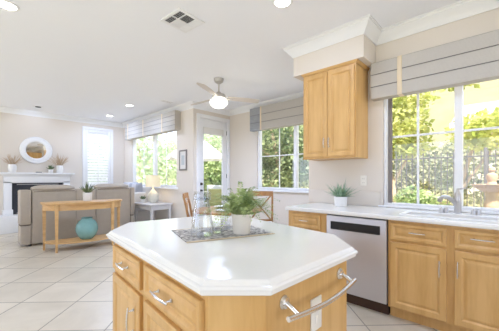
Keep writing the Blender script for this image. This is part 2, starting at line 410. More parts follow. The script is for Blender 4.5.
window_x('window_3', B2, LW, [6.92], [7.55, 6.35], [], fr=.05, mullw=.05)
# sills
struct(MB().box(BS - .02, BS + .04, -.42, 1.12, .928, .948, .005).build('trim_2', 'white'))
struct(MB().box(BN - .06, BN + .04, 2.22, 4.28, .965, 1.0, .008).build('trim_3', 'white'))
struct(MB().box(B2 - .06, B2 +   .04, 5.70, 8.24, .99, 1.03, .008).build('trim_4', 'white'))

# shuttered window on the fireplace wall
y = AF; x0, x1, z0, z1 = KW
e = bpy.data.objects.new('window_4', None); COL.objects.link(e); e.location = ((x0 + x1) / 2, AF, z0); struct(e)
hw, hh = (x1 - x0) / 2, z1 - z0
k = MB()
for a in ((-hw - .07, hw + .07, -.025, .0, -.07, 0), (-hw - .07, hw + .07, -.025, .0, hh, hh + .07), (-hw - .07, -hw, -.025, 0, 0, hh), (hw, hw + .07, -.025, 0, 0, hh)): k.box(*a, bev=.004)
k.build('window_frame', 'white', e)
k = MB()
for a in ((-hw, -hw + .07, .0, .035, 0, hh), (hw - .07, hw, .0, .035, 0, hh), (-hw + .07, hw - .07, 0, .035, 0, .08), (-hw + .07, hw - .07, 0, .035, hh - .08, hh), (-.01, .01, -.012, -.002, .1, hh - .12)): k.box(*a, bev=.003)
k.build('shutter_frame', 'white', e)
k = MB(); n = 19
for i in range(n):
    zz = .11 + (hh - .22) * i / (n - 1)
    k.box(-hw + .07, hw - .07, -.036, .036, -.004, .004, mtx=Matrix.Translation((0, .02, zz)) @ Matrix.Rotation(R(60), 4, 'X'))
k.build('louvres', 'white', e)
MB().box(-hw, hw, .10, .106, 0, hh).build('pane', 'glass', e)

# garden door with glass pane
e = bpy.data.objects.new('door_1', None); COL.objects.link(e); e.location = ((DW_[0] + DW_[1]) / 2, AD, 0); struct(e)
hw = (DW_[1] - DW_[0]) / 2; hh = DW_[3]
k = MB()
for a in ((-hw - .075, -hw + .012, -.022, .15, 0, hh + .075), (hw - .012, hw + .058, -.022, .15, 0, hh + .075), (-hw + .012, hw - .012, -.022, .15, hh - .012, hh + .075)): k.box(*a, bev=.005)
k.build('door_frame', 'white', e)
k = MB(); gx = .31
for a in ((-hw + .014, -gx + .03, .03, .075, .01, hh - .014), (gx - .02, hw - .014, .03, .075, .01, hh - .014), (-gx + .03, gx - .02, .03, .075, .01, .3), (-gx + .03, gx - .02, .03, .075, hh - .22, hh - .014)): k.box(*a, bev=.004)
k.build('door_panel', 'white', e)
MB().box(-gx + .03, gx - .02, .05, .056, .3, hh - .22).build('pane', 'glass', e)
MB().box(-gx + .005, gx - .005, .012, .028, hh - .36, hh - .2, .005).build('roller_blind', 'blind', e)
k = MB()
for zz in (1.12, .965): k.lathe([(0, -.055), (.026, -.05), (.03, -.03), (.014, -.02), (.014, -.004), (.032, 0)], (-hw + .06, .03, zz), 16, Matrix.Rotation(R(-90), 4, 'X') @ Matrix.Rotation(R(180), 4, 'X') if False else Matrix.Rotation(R(-90), 4, 'X'))
k.build('door_handle', 'bronze', e)
k = MB()
for zz in (.25, 1.3, 2.35): k.tube([(hw - .013, .026, zz - .05), (hw - .013, .026, zz + .05)], .008, 8)
k.build('hinges', 'bronze', e)

# ------------------------------------------------------------------ shaped panels for doors and drawers (local: x width, z height, -y out)
def panel(parent, name, x, z, w_, h_, m='maple', fr=.055, t=.02, y=0.0):
    """a raised-panel front whose lower left corner is x, z and whose back lies at y"""
    rects = [(0, 0), (0, t - .004), (.004, t), (fr - .012, t), (fr - .006, t - .004), (fr, t - .010), (fr + .006, t - .011), (fr + .022, t - .005), (fr + .028, t - .004)]
    loops = [[(i, -d, i), (w_ - i, -d, i), (w_ - i, -d, h_ - i), (i, -d, h_ - i)] for i, d in rects]
    o = MB().rings(loops).build(name, m, parent, loc=(x, y, z), smooth=False)
    return o
def pull(parent, x, z, L=.12, vertical=False, m='chrome', y=-.02):
    """a bar pull centred at x, z on its door"""
    h = L / 2; k = MB()
    def P(u, d): return (x, y - d, z + u) if vertical else (x + u, y - d, z)
    k.tube([P(-h, .026), P(-h * .5, .03), P(0, .032), P(h * .5, .03), P(h, .026)], [.0042, .0055, .006, .0055, .0042], 8)
    for s_ in (-1, 1): k.tube([P(s_ * h * .72, 0), P(s_ * h * .72, .006), P(s_ * h * .72, .029)], [.009, .005, .0045], 8)
    return k.build('pull', m, parent)
def front(parent, name, x, z, w_, h_, pl, fr=.055, m='maple', y=0.0):
    o = panel(parent, name, x, z, w_, h_, m, fr, y=y)
    if pl: pull(o, pl[0] - x, pl[1] - z, pl[2], pl[3])
    return o

# ------------------------------------------------------------------ sink wall base cabinets
BF = 2.70                          # plane of the face frames; fronts stand 2 cm proud
def base_cabinet(label, ytop, ybot, fronts, toe='maple'):
    w_ = ytop - ybot
    r = thing('base_cabinet', label, 'cabinet', (BF, ytop, 0), R(-90))
    k = MB().box(0, w_, 0, BS - BF - .005, .10, .70)
    for q_ in ((0, w_, 0, .02, .70, .884), (0, .018, .02, BS - BF - .005, .70, .884), (w_ - .018, w_, .02, BS - BF - .005, .70, .884)): k.box(*q_)
    k.build('body', 'maple', r)
    MB().box(0, w_, .06, BS - BF - .005, 0, .10).build('toe_kick', toe, r)
    for f in fronts: front(r, *f)
    return r
r1 = base_cabinet('small maple base cabinet at counter end, left of the steel dishwasher', 1.905, 1.422, [
    ('drawer', .045, .705, .37, .15, (.225, .785, .11, False), .035), ('door', .045, .12, .37, .565, (.365, .58, .12, True))])
r2 = base_cabinet('maple base cabinet directly right of the dishwasher, handle at its right edge', .815, .368, [
    ('drawer', .022, .712, .413, .145, (.235, .79, .12, False), .035), ('door', .022, .115, .413, .575, (.392, .53, .13, True))])
r3 = base_cabinet('maple sink base cabinet at far right below the faucet, handle at its left edge', .368, -.50, [
    ('drawer', .04, .712, .395, .145, (.21, .80, .14, False), .035), ('door', .04, .115, .395, .575, (.062, .55, .13, True)),
    ('drawer', .45, .712, .40, .145, (.65, .79, .12, False), .035), ('door', .45, .115, .40, .575, (.81, .53, .13, True))])
r4 = base_cabinet('maple base cabinet beyond the sink cabinet', -.50, -1.1, [
    ('drawer', .04, .712, .53, .145, (.30, .80, .12, False), .035), ('door', .04, .115, .53, .575, (.5, .53, .13, True))])

# dishwasher
d = thing('dishwasher', 'stainless steel dishwasher under the window counter between maple cabinets', 'dishwasher', (BF, 1.418, 0), R(-90))
W_ = .60
MB().box(.004, W_ - .004, .02, .62, .10, .875).build('body', 'black', d)
dd = MB().box(.006, W_ - .006, -.022, .02, .115, .872, .006).build('door', 'steel', d)
k = holed(.055, W_ - .06, .735, .815, [], .004, lambda u, v, q: (u, -.0265 + q, v)); k.build('control_strip', 'black', dd)
k = MB().box(.058, W_ - .063, -.034, -.026, .735, .742, .002); k.build('handle_lip', 'black', dd)
MB().box(.01, W_ - .01, .045, .60, .0, .10).build('toe_kick', 'toe', d)

# worktop with sink cut-out; rounded nosing
HX0, HX1, HY0, HY1 = 2.78, 3.06, -.22, .72
k = MB(); k.b.free(); k = holed(2.655, BS, -1.1, 1.905, [(HX0, HX1, HY0, HY1)], .04, lambda u, v, q: (u, v, .926 - q))
pr = [(2.66, .886), (2.645, .890), (2.640, .906), (2.645, .922), (2.66, .926)]
k.rings([[(x_, yy, z_) for x_, z_ in pr] for yy in (-1.1, 1.905)])
pe = [(1.90, .886), (1.915, .890), (1.92, .906), (1.915, .922), (1.90, .926)]
k.rings([[(xx, y_, z_) for y_, z_ in pe] for xx in (2.65, BS)])
tag(k.build('worktop', 'quartz'), 'long white worktop under the window over the dishwasher', 'countertop')
k = MB().box(BS - .016, BS, 1.10, AST - .01, .927, 1.095, .004)
tag(k.build('backsplash', mat('splash_tile', (226, 216, 203), 0.4, noise=0.03, scale=6)), 'low cream tile backsplash on the wall behind the spiky plant', 'backsplash')
s_ = thing('sink', 'white sink set into the worktop below the window', 'sink', ((HX0 + HX1) / 2, (HY0 + HY1) / 2, .926))
a_, b_ = (HX1 - HX0) / 2, (HY1 - HY0) / 2
def rr(ax, by, z, r=.03, n=4):
    o = []
    for cx, cy, st in ((ax - r, by - r, 0), (-ax + r, by - r, 90), (-ax + r, -by + r, 180), (ax - r, -by + r, 270)):
        for i in range(n + 1):
            t_ = R(st + 90 * i / n); o.append((cx + r * math.cos(t_), cy + r * math.sin(t_), z))
    return o
k = MB().rings([rr(a_ + .03, b_ + .03, .001), rr(a_ + .028, b_ + .028, .010), rr(a_ + .005, b_ + .005, .012), rr(a_ - .008, b_ - .008, .004), rr(a_ - .012, b_ - .012, -.17), rr(a_ - .04, b_ - .04, -.19)], cap0=False)
k.build('basin', 'ceramic', s_, recalc=False)
MB().lathe([(0, .004), (.03, .004), (.04, .0), (.04, -.002), (0, -.002)], (0, 0, -.187), 20).build('drain', 'chrome', s_)
# faucet
f_ = thing('faucet', 'brushed nickel faucet with a curved spout behind the white sink', 'faucet', (3.15, .36, .926))
MB().lathe([(0, 0), (.036, 0), (.036, .006), (.028, .012), (.027, .12), (.03, .13), (.026, .15), (.024, .185), (.014, .205), (.012, .22), (.008, .235), (0, .237)], n=20).build('body', 'faucet', f_)
MB().tube([(0, 0, .08), (-.03, .03, .12), (-.07, .06, .155), (-.12, .085, .165), (-.165, .105, .15), (-.185, .112, .128)], [.02, .018, .0165, .016, .017, .018], 12).build('spout', 'faucet', f_)
MB().tube([(0, 0, .225), (.02, -.03, .235), (.035, -.055, .24)], [.007, .006, .005], 8).build('lever', 'faucet', f_)
for (yy, lab) in ((.47, 'small nickel dispenser cap left of the faucet'), (.235, 'nickel soap dispenser pair right of the faucet')):
    g_ = thing('soap_dispenser', lab, 'dispenser', (3.15, yy, .926))
    MB().lathe([(0, 0), (.019, 0), (.018, .045), (.012, .05), (.008, .056), (0, .058)], (0, .012, 0), 16).build('pump', 'faucet', g_)
    MB().lathe([(0, 0), (.017, 0), (.016, .055), (.008, .062), (0, .064)], (0, -.024, 0), 16).build('cap', 'faucet', g_)

# spiky potted plant on the worktop
def pot(parent, prof, m, name='pot'): return MB().lathe(prof, n=32).build(name, m, parent)
p_ = thing('potted_plant', 'spiky green plant in a white pot on the worktop under the wall cabinet', 'plant', (3.135, 1.47, .926))
pot(p_, [(0, 0), (.066, 0), (.070, .004), (.076, .108), (.076, .112), (.070, .112), (.068, .095), (0, .095)], 'ceramic')
MB().lathe([(0, .098), (.066, .096), (.066, .09), (0, .09)]).build('soil', 'soil', p_)
k = MB(); rnd = random.Random(3)
for i in range(105):
    a = rnd.uniform(0, 2 * math.pi); el = R(rnd.choice([rnd.uniform(20, 50), rnd.uniform(35, 85)])); L = rnd.uniform(.13, .26)
    dr = rnd.uniform(.0, .06); pts = []
    for j in range(6):
        q = j / 5; pts.append((math.cos(a) * (.02 + math.cos(el) * L * q), math.sin(a) * (.02 + math.cos(el) * L * q), .095 + math.sin(el) * L * q - dr * q * q))
    k.blade(pts, rnd.uniform(.005, .008))
k.build('leaves', 'grassy', p_, recalc=False)

# ------------------------------------------------------------------ wall cabinet
u = thing('wall_cabinet', 'maple two-door wall cabinet hung under the white soffit', 'cabinet', (3.02, 1.905, 1.485), R(-90))
H_ = 1.03; W_ = .665
MB().box(0, W_, 0, BS - 3.02 - .002, 0, H_).build('body', 'maple', u)
panel_w = .315
front(u, 'door', .012, .02, .317, .99, (.30, .18, .12, True), .055)
front(u, 'door', .335, .02, .317, .99, (.362, .18, .12, True), .055)
k = MB()
pc = [(0, H_), (.004, H_), (.006, H_ + .004), (.018, H_ + .02), (.02, H_ + .03), (0, H_ + .03)]
loops = []
for (px_, py_, mx_, my_) in ((0, .345, -1, 0), (0, 0, -1, -1), (W_, 0, 1, -1), (W_, .345, 1, 0)):
    loops.append([(px_ + mx_ * (d_ + .002), py_ + my_ * (d_ + .002), z_) for d_, z_ in pc])
k.rings(loops).build('cornice', 'maple_h', u)

# outlet plates
def outlet(label, loc, rz, sc=1):
    o = thing('outlet', label, 'outlet', loc, rz)
    MB().box(-.038, .038, -.006, 0, -.06, .06, .003).build('cover_plate', 'plate', o)
    for zz in (.024, -.024):
        k = MB()
        for xx in (-.008, .008): k.box(xx - .0015, xx + .0015, -.0068, -.0058, zz - .006, zz + .006)
        k.build('socket', 'plate2', o)
    return o
outlet('almond outlet plate on the wall under the wall cabinet', (BS - .0005, 1.29, 1.225), R(-90))

# ------------------------------------------------------------------ valances
def valance_x(name, label, x, y0, y1, z0, z1, dep, bands, dark=(), nfold=4):
    """box pelmet on a wall X = x; folds run along its length; bands = cream strips; dark = plaid sections"""
    cy = (y0 + y1) / 2
    r = thing(name, label, 'valance', (x - .001, cy, z0))
    h_ = z1 - z0
    def shell(a, b_, m, nm):
        k = MB(); prof = []
        for i in range(nfold):                                   # stacked folds: each swells then tucks in
            za, zb = h_ * i / nfold, h_ * (i + 1) / nfold
            prof += [(-dep + .004, za + .001), (-dep - .001, za + .006), (-dep, zb - .006), (-dep + .004, zb - .001)]
        lp = [(0, h_), (0, 0)] + prof + [(-dep + .004, h_)]
        k.rings([[(q[0], yy - cy, q[1]) for q in lp] for yy in (a, b_)])
        return k.build(nm, m, r, smooth=False)
    edges = sorted([(a, b_, 'band') for a, b_ in bands])
    cur = y0; segs = []
    for a, b_, _ in edges:
        if a > cur + .001: segs.append((cur, a))
        k = MB().box(-dep - .007, 0, a - cy, b_ - cy, -.003, h_ + .002, .003); k.build('cream_band', 'cream', r)
        cur = b_
    if cur < y1 - .001: segs.append((cur, y1))
    for a, b_ in segs:
        dk = any(d0 <= (a + b_) / 2 <= d1 for d0, d1 in dark)
        shell(a, b_, 'valance_dk' if dk else 'valance', 'fabric_panel')
    k = MB()
    for i in range(1, nfold): k.tube([(-dep - .001, y0 - cy, h_ * i / nfold), (-dep - .001, y1 - cy, h_ * i / nfold)], .004, 6)
    k.build('piping', 'piping', r)
    return r
valance_x('window_valance', 'wide grey linen valance over the sink window, right of the wall cabinet', BS, -.46, 1.17, 2.145, 2.55, .11, [(.848, .893)], nfold=3)
valance_x('window_valance', 'grey linen valance over the nook window, left of the wall cabinet', BN, 2.2, 4.29, 2.30, 2.80, .13, [(3.95, 3.99)], dark=[(4.0, 4.3)], nfold=3)
valance_x('window_valance', 'grey linen valance over the living room window by the lamp', B2, 5.59, 8.26, 2.36, 2.80, .15, [(6.15, 6.19), (7.12, 7.16), (8.05, 8.09)], nfold=4)

# ------------------------------------------------------------------ kitchen island
POLY = [(.665, 1.85), (.54, .725), (.70, .555), (1.335, .54), (1.56, .745), (1.765, 1.78), (1.446, 2.02), (.90, 2.11)]
IC = Vector((1.12, 1.3))
def inset(poly, d):
    P = [Vector(p) for p in poly]; n = len(P); out = []
    for i in range(n):
        a, b_, c_ = P[i - 1], P[i], P[(i + 1) % n]
        t1 = (b_ - a).normalized(); t2 = (c_ - b_).normalized()
        n1 = Vector((-t1.y, t1.x)); n2 = Vector((-t2.y, t2.x))
        mv = (n1 + n2) / (1 + n1.dot(n2)); out.append(b_ + mv * d)
    return out
isl = thing('kitchen_island', 'maple kitchen island with drawers and a chrome towel bar in the foreground', 'kitchen island', (IC.x, IC.y, 0))
def rel(ps): return [(p.x - IC.x, p.y - IC.y) for p in ps]
body = inset(POLY, .047)
MB().prism(rel(body), .09, .878).build('body', 'maple', isl, smooth=False)
MB().prism(rel(inset(POLY, .11)), 0, .09).build('toe_kick', 'maple', isl, smooth=False)
L_, FL_, FR_, R_ = body[:4]
def face_frame(parent, A, B):
    t_ = (B - A).normalized(); e_ = bpy.data.objects.new('drawer_side', None); COL.objects.link(e_); e_.parent = parent
    e_.location = (A.x - IC.x, A.y - IC.y, 0); e_.rotation_euler = (0, 0, math.atan2(t_.y, t_.x)); return e_
def on_face(o, A, B):                     # lay a front built in face coordinates onto the body's side from A to B
    t_ = (B - A).normalized(); rz = math.atan2(t_.y, t_.x); l = o.location.copy()
    q = Matrix.Rotation(rz, 3, 'Z') @ l
    o.location = (A.x - IC.x + q.x, A.y - IC.y + q.y, q.z); o.rotation_euler = (0, 0, rz)
    return o
fr_ = [('drawer', .022, .70, .47, .142, (.26, .771, .15, False), .032), ('door', .022, .12, .47, .552, (.405, .52, .15, True)),
       ('drawer', .552, .70, .52, .142, (.79, .771, .17, False), .032), ('door', .552, .12, .52, .552, (.95, .52, .15, True))]
for f in fr_: on_face(front(isl, *f), L_, FL_)
# towel bar on the right-hand side
t_ = (R_ - FR_).normalized(); nrm = Vector((t_.y, -t_.x))
def onR(s_, z_, out): p = FR_ + t_ * s_ + nrm * out; return (p.x - IC.x, p.y - IC.y, z_)
tb = MB(); zt = .812
tb.tube([onR(.095 - .052 + .505 * i / 12, zt - .022 - .012 * math.sin(math.pi * i / 12), .062 + .014 * math.sin(math.pi * i / 12)) for i in range(13)], .0095, 12)
tbo = tb.build('towel_bar', 'chrome', isl)
for s_ in (.097, .52):
    k = MB(); ang = math.atan2(nrm.y, nrm.x)
    rot = Matrix.Rotation(ang, 4, 'Z') @ Matrix.Rotation(R(90), 4, 'Y')
    k.lathe([(0, 0), (.026, 0), (.026, .005), (.022, .010), (.02, .014), (.012, .017), (0, .018)], onR(s_, zt, .0), 24, rot)
    q_ = max(0, math.sin(math.pi * (s_ - .043) / .505))
    k.tube([onR(s_, zt, .012), onR(s_, zt - .010, .035), onR(s_, zt - .022 - .012 * q_, .062 + .014 * q_)], [.010, .0085, .008], 12)
    k.build('bracket', 'chrome', tbo)
k = MB(); rot = Matrix.Rotation(math.atan2(t_.y, t_.x), 4, 'Z')
p0 = onR(.312, .70, 0)
k.box(-.04, .04, -.007, 0, -.07, .065, .003, mtx=Matrix.Translation(p0) @ rot); op = k.build('outlet_plate', 'plate', isl)
for zz in (.022, -.026): MB().box(-.014, .014, -.0085, -.006, zz - .017, zz + .017, .002, mtx=Matrix.Translation(p0) @ rot).build('socket', 'plate', op)
# island top: stepped ogee edge
k = MB(); loops = []
for d_, z_ in ((.055, .878), (.012, .878), (.008, .882), (.007, .893), (.0, .896), (-.001, .903), (.004, .909), (.012, .911), (.017, .918), (.024, .925), (.03, .926)):
    loops.append([(p.x - IC.x, p.y - IC.y, z_) for p in inset(POLY, d_)])
k.rings(loops)
it = k.build('island_worktop', 'quartz', loc=(IC.x, IC.y, .0), smooth=False)
tag(it, 'white eight-sided stone top of the island with stepped edge', 'countertop')

# ------------------------------------------------------------------ things on the island
ZT = .9262
# woven runner
def runner_mat():
    m, t, b = new_mat('runner_weave')
    tc_ = t.nodes.new('ShaderNodeTexCoord'); mp = t.nodes.new('ShaderNodeMapping'); mp.inputs['Scale'].default_value = (55, 85, 1)
    vo = t.nodes.new('ShaderNodeTexVoronoi'); vo.inputs['Scale'].default_value = 1.0
    cr = t.nodes.new('ShaderNodeValToRGB'); e = cr.color_ramp.elements
    e[0].position = .1; e[0].color = (*lin((116, 112, 112)), 1); e[1].position = .75; e[1].color = (*lin((220, 216, 210)), 1)
    e2 = cr.color_ramp.elements.new(.45); e2.color = (*lin((170, 164, 158)), 1)
    t.links.new(tc_.outputs['Object'], mp.inputs[0]); t.links.new(mp.outputs[0], vo.inputs['Vector']); t.links.new(vo.outputs['Color'], cr.inputs[0])
    t.links.new(cr.outputs[0], b.inputs['Base Color']); b.inputs['Roughness'].default_value = .95
    return m
pm = thing('placemat', 'grey woven placemat under the carafe on the white island', 'placemat', (1.13, 1.292, ZT), R(-20))
k = MB(); k.box(-.262, .262, -.175, .175, .0005, .005, .002); k.build('cloth', runner_mat(), pm)
for sy in (-1, 1):
    k = MB(); k.box(-.262, .262, min(sy * .174, sy * .188), max(sy * .174, sy * .188), .0005, .0045, .0015)
    for i in range(90):
        xx = -.26 + .52 * i / 89
        k.tube([(xx, sy * .187, .003), (xx + random.uniform(-.003, .003), sy * .2, .0015)], .0013, 4)
    k.build('fringe', 'cream', pm)
# carafe with an upturned tumbler
zc = ZT + .005
cf = thing('carafe', 'clear glass carafe on the grey placemat', 'carafe', (.978, 1.285, zc))
MB().lathe([(0, .0), (.058, 0), (.064, .006), (.065, .02), (.062, .06), (.056, .11), (.048, .155), (.041, .185), (.038, .20), (.040, .212), (.037, .212), (.035, .20), (.038, .185), (.045, .155), (.053, .11), (.059, .06), (.061, .02), (.056, .008), (0, .008)], n=36).build('body', 'clear', cf)
gl_ = tag(MB().lathe([(.050, -.008), (.048, .035), (.045, .041), (0, .043), (0, .035), (.042, .033), (.0465, -.008), (.050, -.008)], n=32).build('tumbler', 'clear', loc=(.978, 1.285, zc + .2085)), 'clear glass tumbler upturned over the neck of the carafe', 'glass')
for (xx, yy, lab) in ((1.085, 1.275, 'low clear glass tumbler on the placemat nearest the carafe'), (1.185, 1.315, 'low clear glass tumbler on the placemat behind the fern pot')):
    tag(MB().lathe([(0, 0), (.027, 0), (.030, .004), (.034, .066), (.032, .066), (.028, .008), (0, .008)], n=28).build('tumbler', 'clear', loc=(xx, yy, zc)), lab, 'glass')
# fern
fp = thing('potted_fern', 'feathery green fern in a ribbed cream pot on the island', 'plant', (1.17, 1.16, zc))
prof = [(0, 0), (.046, 0)]
for i in range(12):
    z_ = .004 + i * .0092; r0 = .048 + .011 * i / 11; prof += [(r0, z_), (r0 + .0016, z_ + .0045)]
prof += [(.0605, .114), (.0605, .117), (.056, .117), (.054, .10), (0, .10)]
MB().lathe(prof, n=40).build('pot', 'cream_pot', fp)
MB().lathe([(0, .103), (.054, .101), (.054, .097), (0, .097)]).build('soil', 'soil', fp)
k = MB(); rnd = random.Random(11)
def frond(k, a, reach, rise, droop, w_):
    n = 17; base = Vector((.015 * math.cos(a), .015 * math.sin(a), .10)); pts = []
    for i in range(n):
        q = i / (n - 1); pts.append(base + Vector((math.cos(a) * reach * q, math.sin(a) * reach * q, rise * math.sin(min(1, q * 1.15) * math.pi / 2) - droop * q ** 2.4)))
    k.tube([pts[0], pts[n // 2], pts[-1]], [.0016, .0011, .0004], 4)
    for i in range(1, n):
        d_ = (pts[i] - pts[i - 1]).normalized(); sd = d_.cross(Vector((0, 0, 1)))
        if sd.length < .1: sd = Vector((-math.sin(a), math.cos(a), 0))
        sd.normalize(); q = i / (n - 1); ll = w_ * math.sin(math.pi * min(1, .12 + q * .86)) ** .7
        for s_ in (-1, 1):
            tip = pts[i] + sd * s_ * ll + d_ * ll * .45 + Vector((0, 0, rnd.uniform(-.006, .004)))
            c_ = (pts[i] + tip) / 2; wv = d_ * .0042
            k.face([pts[i], c_ - wv, tip, c_ + wv])
for i in range(92):
    a = rnd.uniform(0, 2 * math.pi)
    if rnd.random() < .45: frond(k, a, rnd.uniform(.06, .15), rnd.uniform(.10, .175), rnd.uniform(.0, .05), rnd.uniform(.018, .03))
    else: frond(k, a, rnd.uniform(.15, .255), rnd.uniform(.05, .15), rnd.uniform(.03, .12), rnd.uniform(.02, .032))
frond(k, R(60), .02, .20, 0, .02); frond(k, R(-42), .20, .06, .11, .026)
k.build('fronds', 'fern', fp, recalc=False)

# ------------------------------------------------------------------ breakfast nook
tb_ = thing('breakfast_table', 'round oak breakfast table between the island and the nook window', 'table', (3.07, 3.37, 0))
MB().lathe([(0, .715), (.53, .715), (.56, .725), (.56, .742), (.55, .75), (0, .75)], n=48).build('tabletop', 'chair_oak', tb_)
MB().lathe([(0, .06), (.10, .06), (.06, .12), (.05, .3), (.08, .42), (.05, .55), (.07, .68), (.2, .715), (0, .715)], n=24).build('pedestal', 'chair_oak', tb_)
for i in range(4):
    a = R(45 + 90 * i); MB().tube([(.05 * math.cos(a), .05 * math.sin(a), .14), (.15 * math.cos(a), .15 * math.sin(a), .09), (.25 * math.cos(a), .25 * math.sin(a), .03)], [.035, .032, .03], 10).build('leg', 'chair_oak', tb_)
def dining_chair(label, loc, rz):
    r = thing('dining_chair', label, 'chair', loc, rz, None)      # local: seat front at -y, back at +y
    MB().box(-.22, .22, -.22, .20, .43, .455, .008).build('seat', 'chair_oak', r)
    MB().box(-.205, .205, -.21, .16, .456, .495, .018, 3).build('cushion', 'chair_fab', r)
    for sx in (-1, 1):
        MB().tube([(sx * .195, -.195, 0), (sx * .195, -.195, .43)], [.016, .021], 10).build('leg', 'chair_oak', r)
        MB().tube([(sx * .20, .215, 0), (sx * .20, .195, .43), (sx * .205, .205, .6), (sx * .21, .245, .82), (sx * .215, .285, .985)], [.017, .021, .02, .019, .017], 10).build('leg', 'chair_oak', r)
    k = MB(); lo = []
    for i in range(9):
        q = -1 + i / 4; xx = q * .225; yy = .262 + .035 * (1 - q * q); zz = .985
        lo.append([(xx, yy, zz - .055), (xx, yy + .022, zz - .055), (xx, yy + .030, zz + .03), (xx, yy + .008, zz + .03)])
    k.rings(lo).build('top_rail', 'chair_oak', r)
    for sx in (-1, 1):
        MB().tube([(sx * .19, .215, .50), (sx * .06, .245, .66), (-sx * .07, .27, .80), (-sx * .19, .275, .94)], .013, 8).build('cross_slat', 'chair_oak', r)
    MB().box(-.19, .19, .192, .21, .48, .52, .005).build('lower_rail', 'chair_oak', r)
    return r
dining_chair('oak dining chair with crossed back under the nook window, right of the fern', (3.63, 3.13, 0), R(-47))
dining_chair('oak dining chair left of the carafe at the near side of the table', (2.76, 3.59, 0), R(48))
bw = thing('serving_bowl', 'white bowl on the oak breakfast table behind the fern', 'bowl', (3.15, 3.3, .7505))
MB().lathe([(0, 0), (.05, 0), (.06, .012), (.13, .075), (.14, .09), (.132, .09), (.12, .075), (.05, .02), (0, .018)], n=32).build('bowl', 'ceramic', bw)
for i, (xx, yy, lab) in enumerate(((2.86, 3.22, 'white plate on the oak table nearest the carafe'), (3.2, 3.66, 'white plate on the oak table farthest from the island'))):
    tag(MB().lathe([(0, 0), (.08, 0), (.135, .016), (.135, .020), (.08, .006), (0, .006)], n=32).build('plate', 'ceramic', loc=(xx, yy, .7505)), lab, 'plate')

# ------------------------------------------------------------------ ceiling fixtures
fn = thing('ceiling_fan', 'nickel ceiling fan with a lit bowl above the breakfast table', 'ceiling fan', (3.06, 3.57, 0))
MB().lathe([(0, CE), (.082, CE), (.082, CE - .015), (.07, CE - .055), (.03, CE - .085), (0, CE - .085)], n=28).build('canopy', 'fan', fn)
MB().tube([(0, 0, CE - .07), (0, 0, 2.66)], .013, 12).build('rod', 'fan', fn)
MB().lathe([(0, 2.70), (.03, 2.69), (.05, 2.665), (.10, 2.645), (.115, 2.62), (.115, 2.585), (.09, 2.565), (.06, 2.555), (0, 2.555)], n=28).build('motor', 'fan', fn)
MB().lathe([(.06, 2.556), (.135, 2.545), (.148, 2.525), (.14, 2.485), (.10, 2.44), (.04, 2.42), (0, 2.417)], n=32).build('light_bowl', 'bowl', fn)
FW = math.atan2(.6838, .7296)
for an in (20, 138, 254):
    a = FW + R(an - 90)                       # bearing from the camera's right-hand side
    rot = Matrix.Rotation(a, 4, 'Z')
    k = MB()
    lo = []
    for q, wd in ((.15, .045), (.22, .055), (.45, .068), (.62, .07), (.70, .06), (.72, .03)):
        lo.append([rot @ Vector((q, -wd, 2.596 + .014)), rot @ Vector((q, wd, 2.596 - .014)), rot @ Vector((q, wd, 2.602 - .014)), rot @ Vector((q, -wd, 2.602 + .014))])
    b_ = k.rings(lo).build('blade', 'blade', fn)
    k = MB().tube([rot @ Vector((.09, 0, 2.60)), rot @ Vector((.15, 0, 2.592)), rot @ Vector((.24, 0, 2.592))], [.016, .013, .009], 8); k.build('blade_arm', 'fan', b_)
def lamp(name, kind, loc, watts, col=(.77, .955, 1.42), size=.1, direction=(0, 0, -1), angle=150):
    d_ = bpy.data.lights.new(name, kind); d_.energy = watts; d_.color = col
    if kind == 'AREA': d_.shape = 'DISK'; d_.size = size
    elif kind == 'SPOT': d_.spot_size = R(angle); d_.spot_blend = .6; d_.shadow_soft_size = size
    else: d_.shadow_soft_size = size
    o = bpy.data.objects.new(name, d_); COL.objects.link(o); o.location = loc
    o.rotation_euler = Vector(direction).to_track_quat('-Z', 'Y').to_euler(); return o
lamp('fan_bulb', 'AREA', (3.06, 3.57, 2.405), 26, size=.24)
def can(label, x_, y_, group='recessed ceiling lights', watts=CAN_W):
    r = thing('recessed_light', label, 'ceiling light', (x_, y_, CE), 0, group)
    MB().lathe([(.072, .0), (.098, .0), (.098, -.005), (.088, -.010), (.072, -.006), (.072, 0)], n=32).build('trim_ring', 'white', r)
    MB().lathe([(0, -.001), (.072, -.001), (.072, -.004), (0, -.005)], n=28).build('lens', 'can', r)
    lamp('recessed_lamp', 'AREA', (x_, y_, CE - .014), watts, size=.14)
can('round recessed light in the ceiling at top centre, above the island worktop', 2.131, 1.572, watts=4.5)
can('round recessed light in the ceiling at the top left corner', .37, 3.53)
can('added recessed light out of view above the aisle, brightening the base cabinets', 1.95, .25, watts=8)  # extra lamp out of view, added to lift the base cabinet fronts
can('small recessed light nearest the shuttered window', 2.90, 7.82, watts=12)
can('small recessed light in front of the living room valance', 2.79, 6.37, watts=12)
# wall washer over the fireplace
ey = thing('eyeball_spotlight', 'dark recessed spotlight on the ceiling above the round mirror', 'ceiling light', (1.387, 8.0, CE))
MB().lathe([(.06, 0), (.10, 0), (.10, -.006), (.06, -.01), (.06, 0)], n=28).build('trim_ring', 'white', ey)
MB().lathe([(0, -.002), (.06, -.002), (.055, -.02), (0, -.025)], n=24).build('eyeball', 'duct', ey)
lamp('eyeball_lamp', 'SPOT', (1.387, 7.98, CE - .035), 8, size=.04, direction=(0, .68, -.55), angle=100)
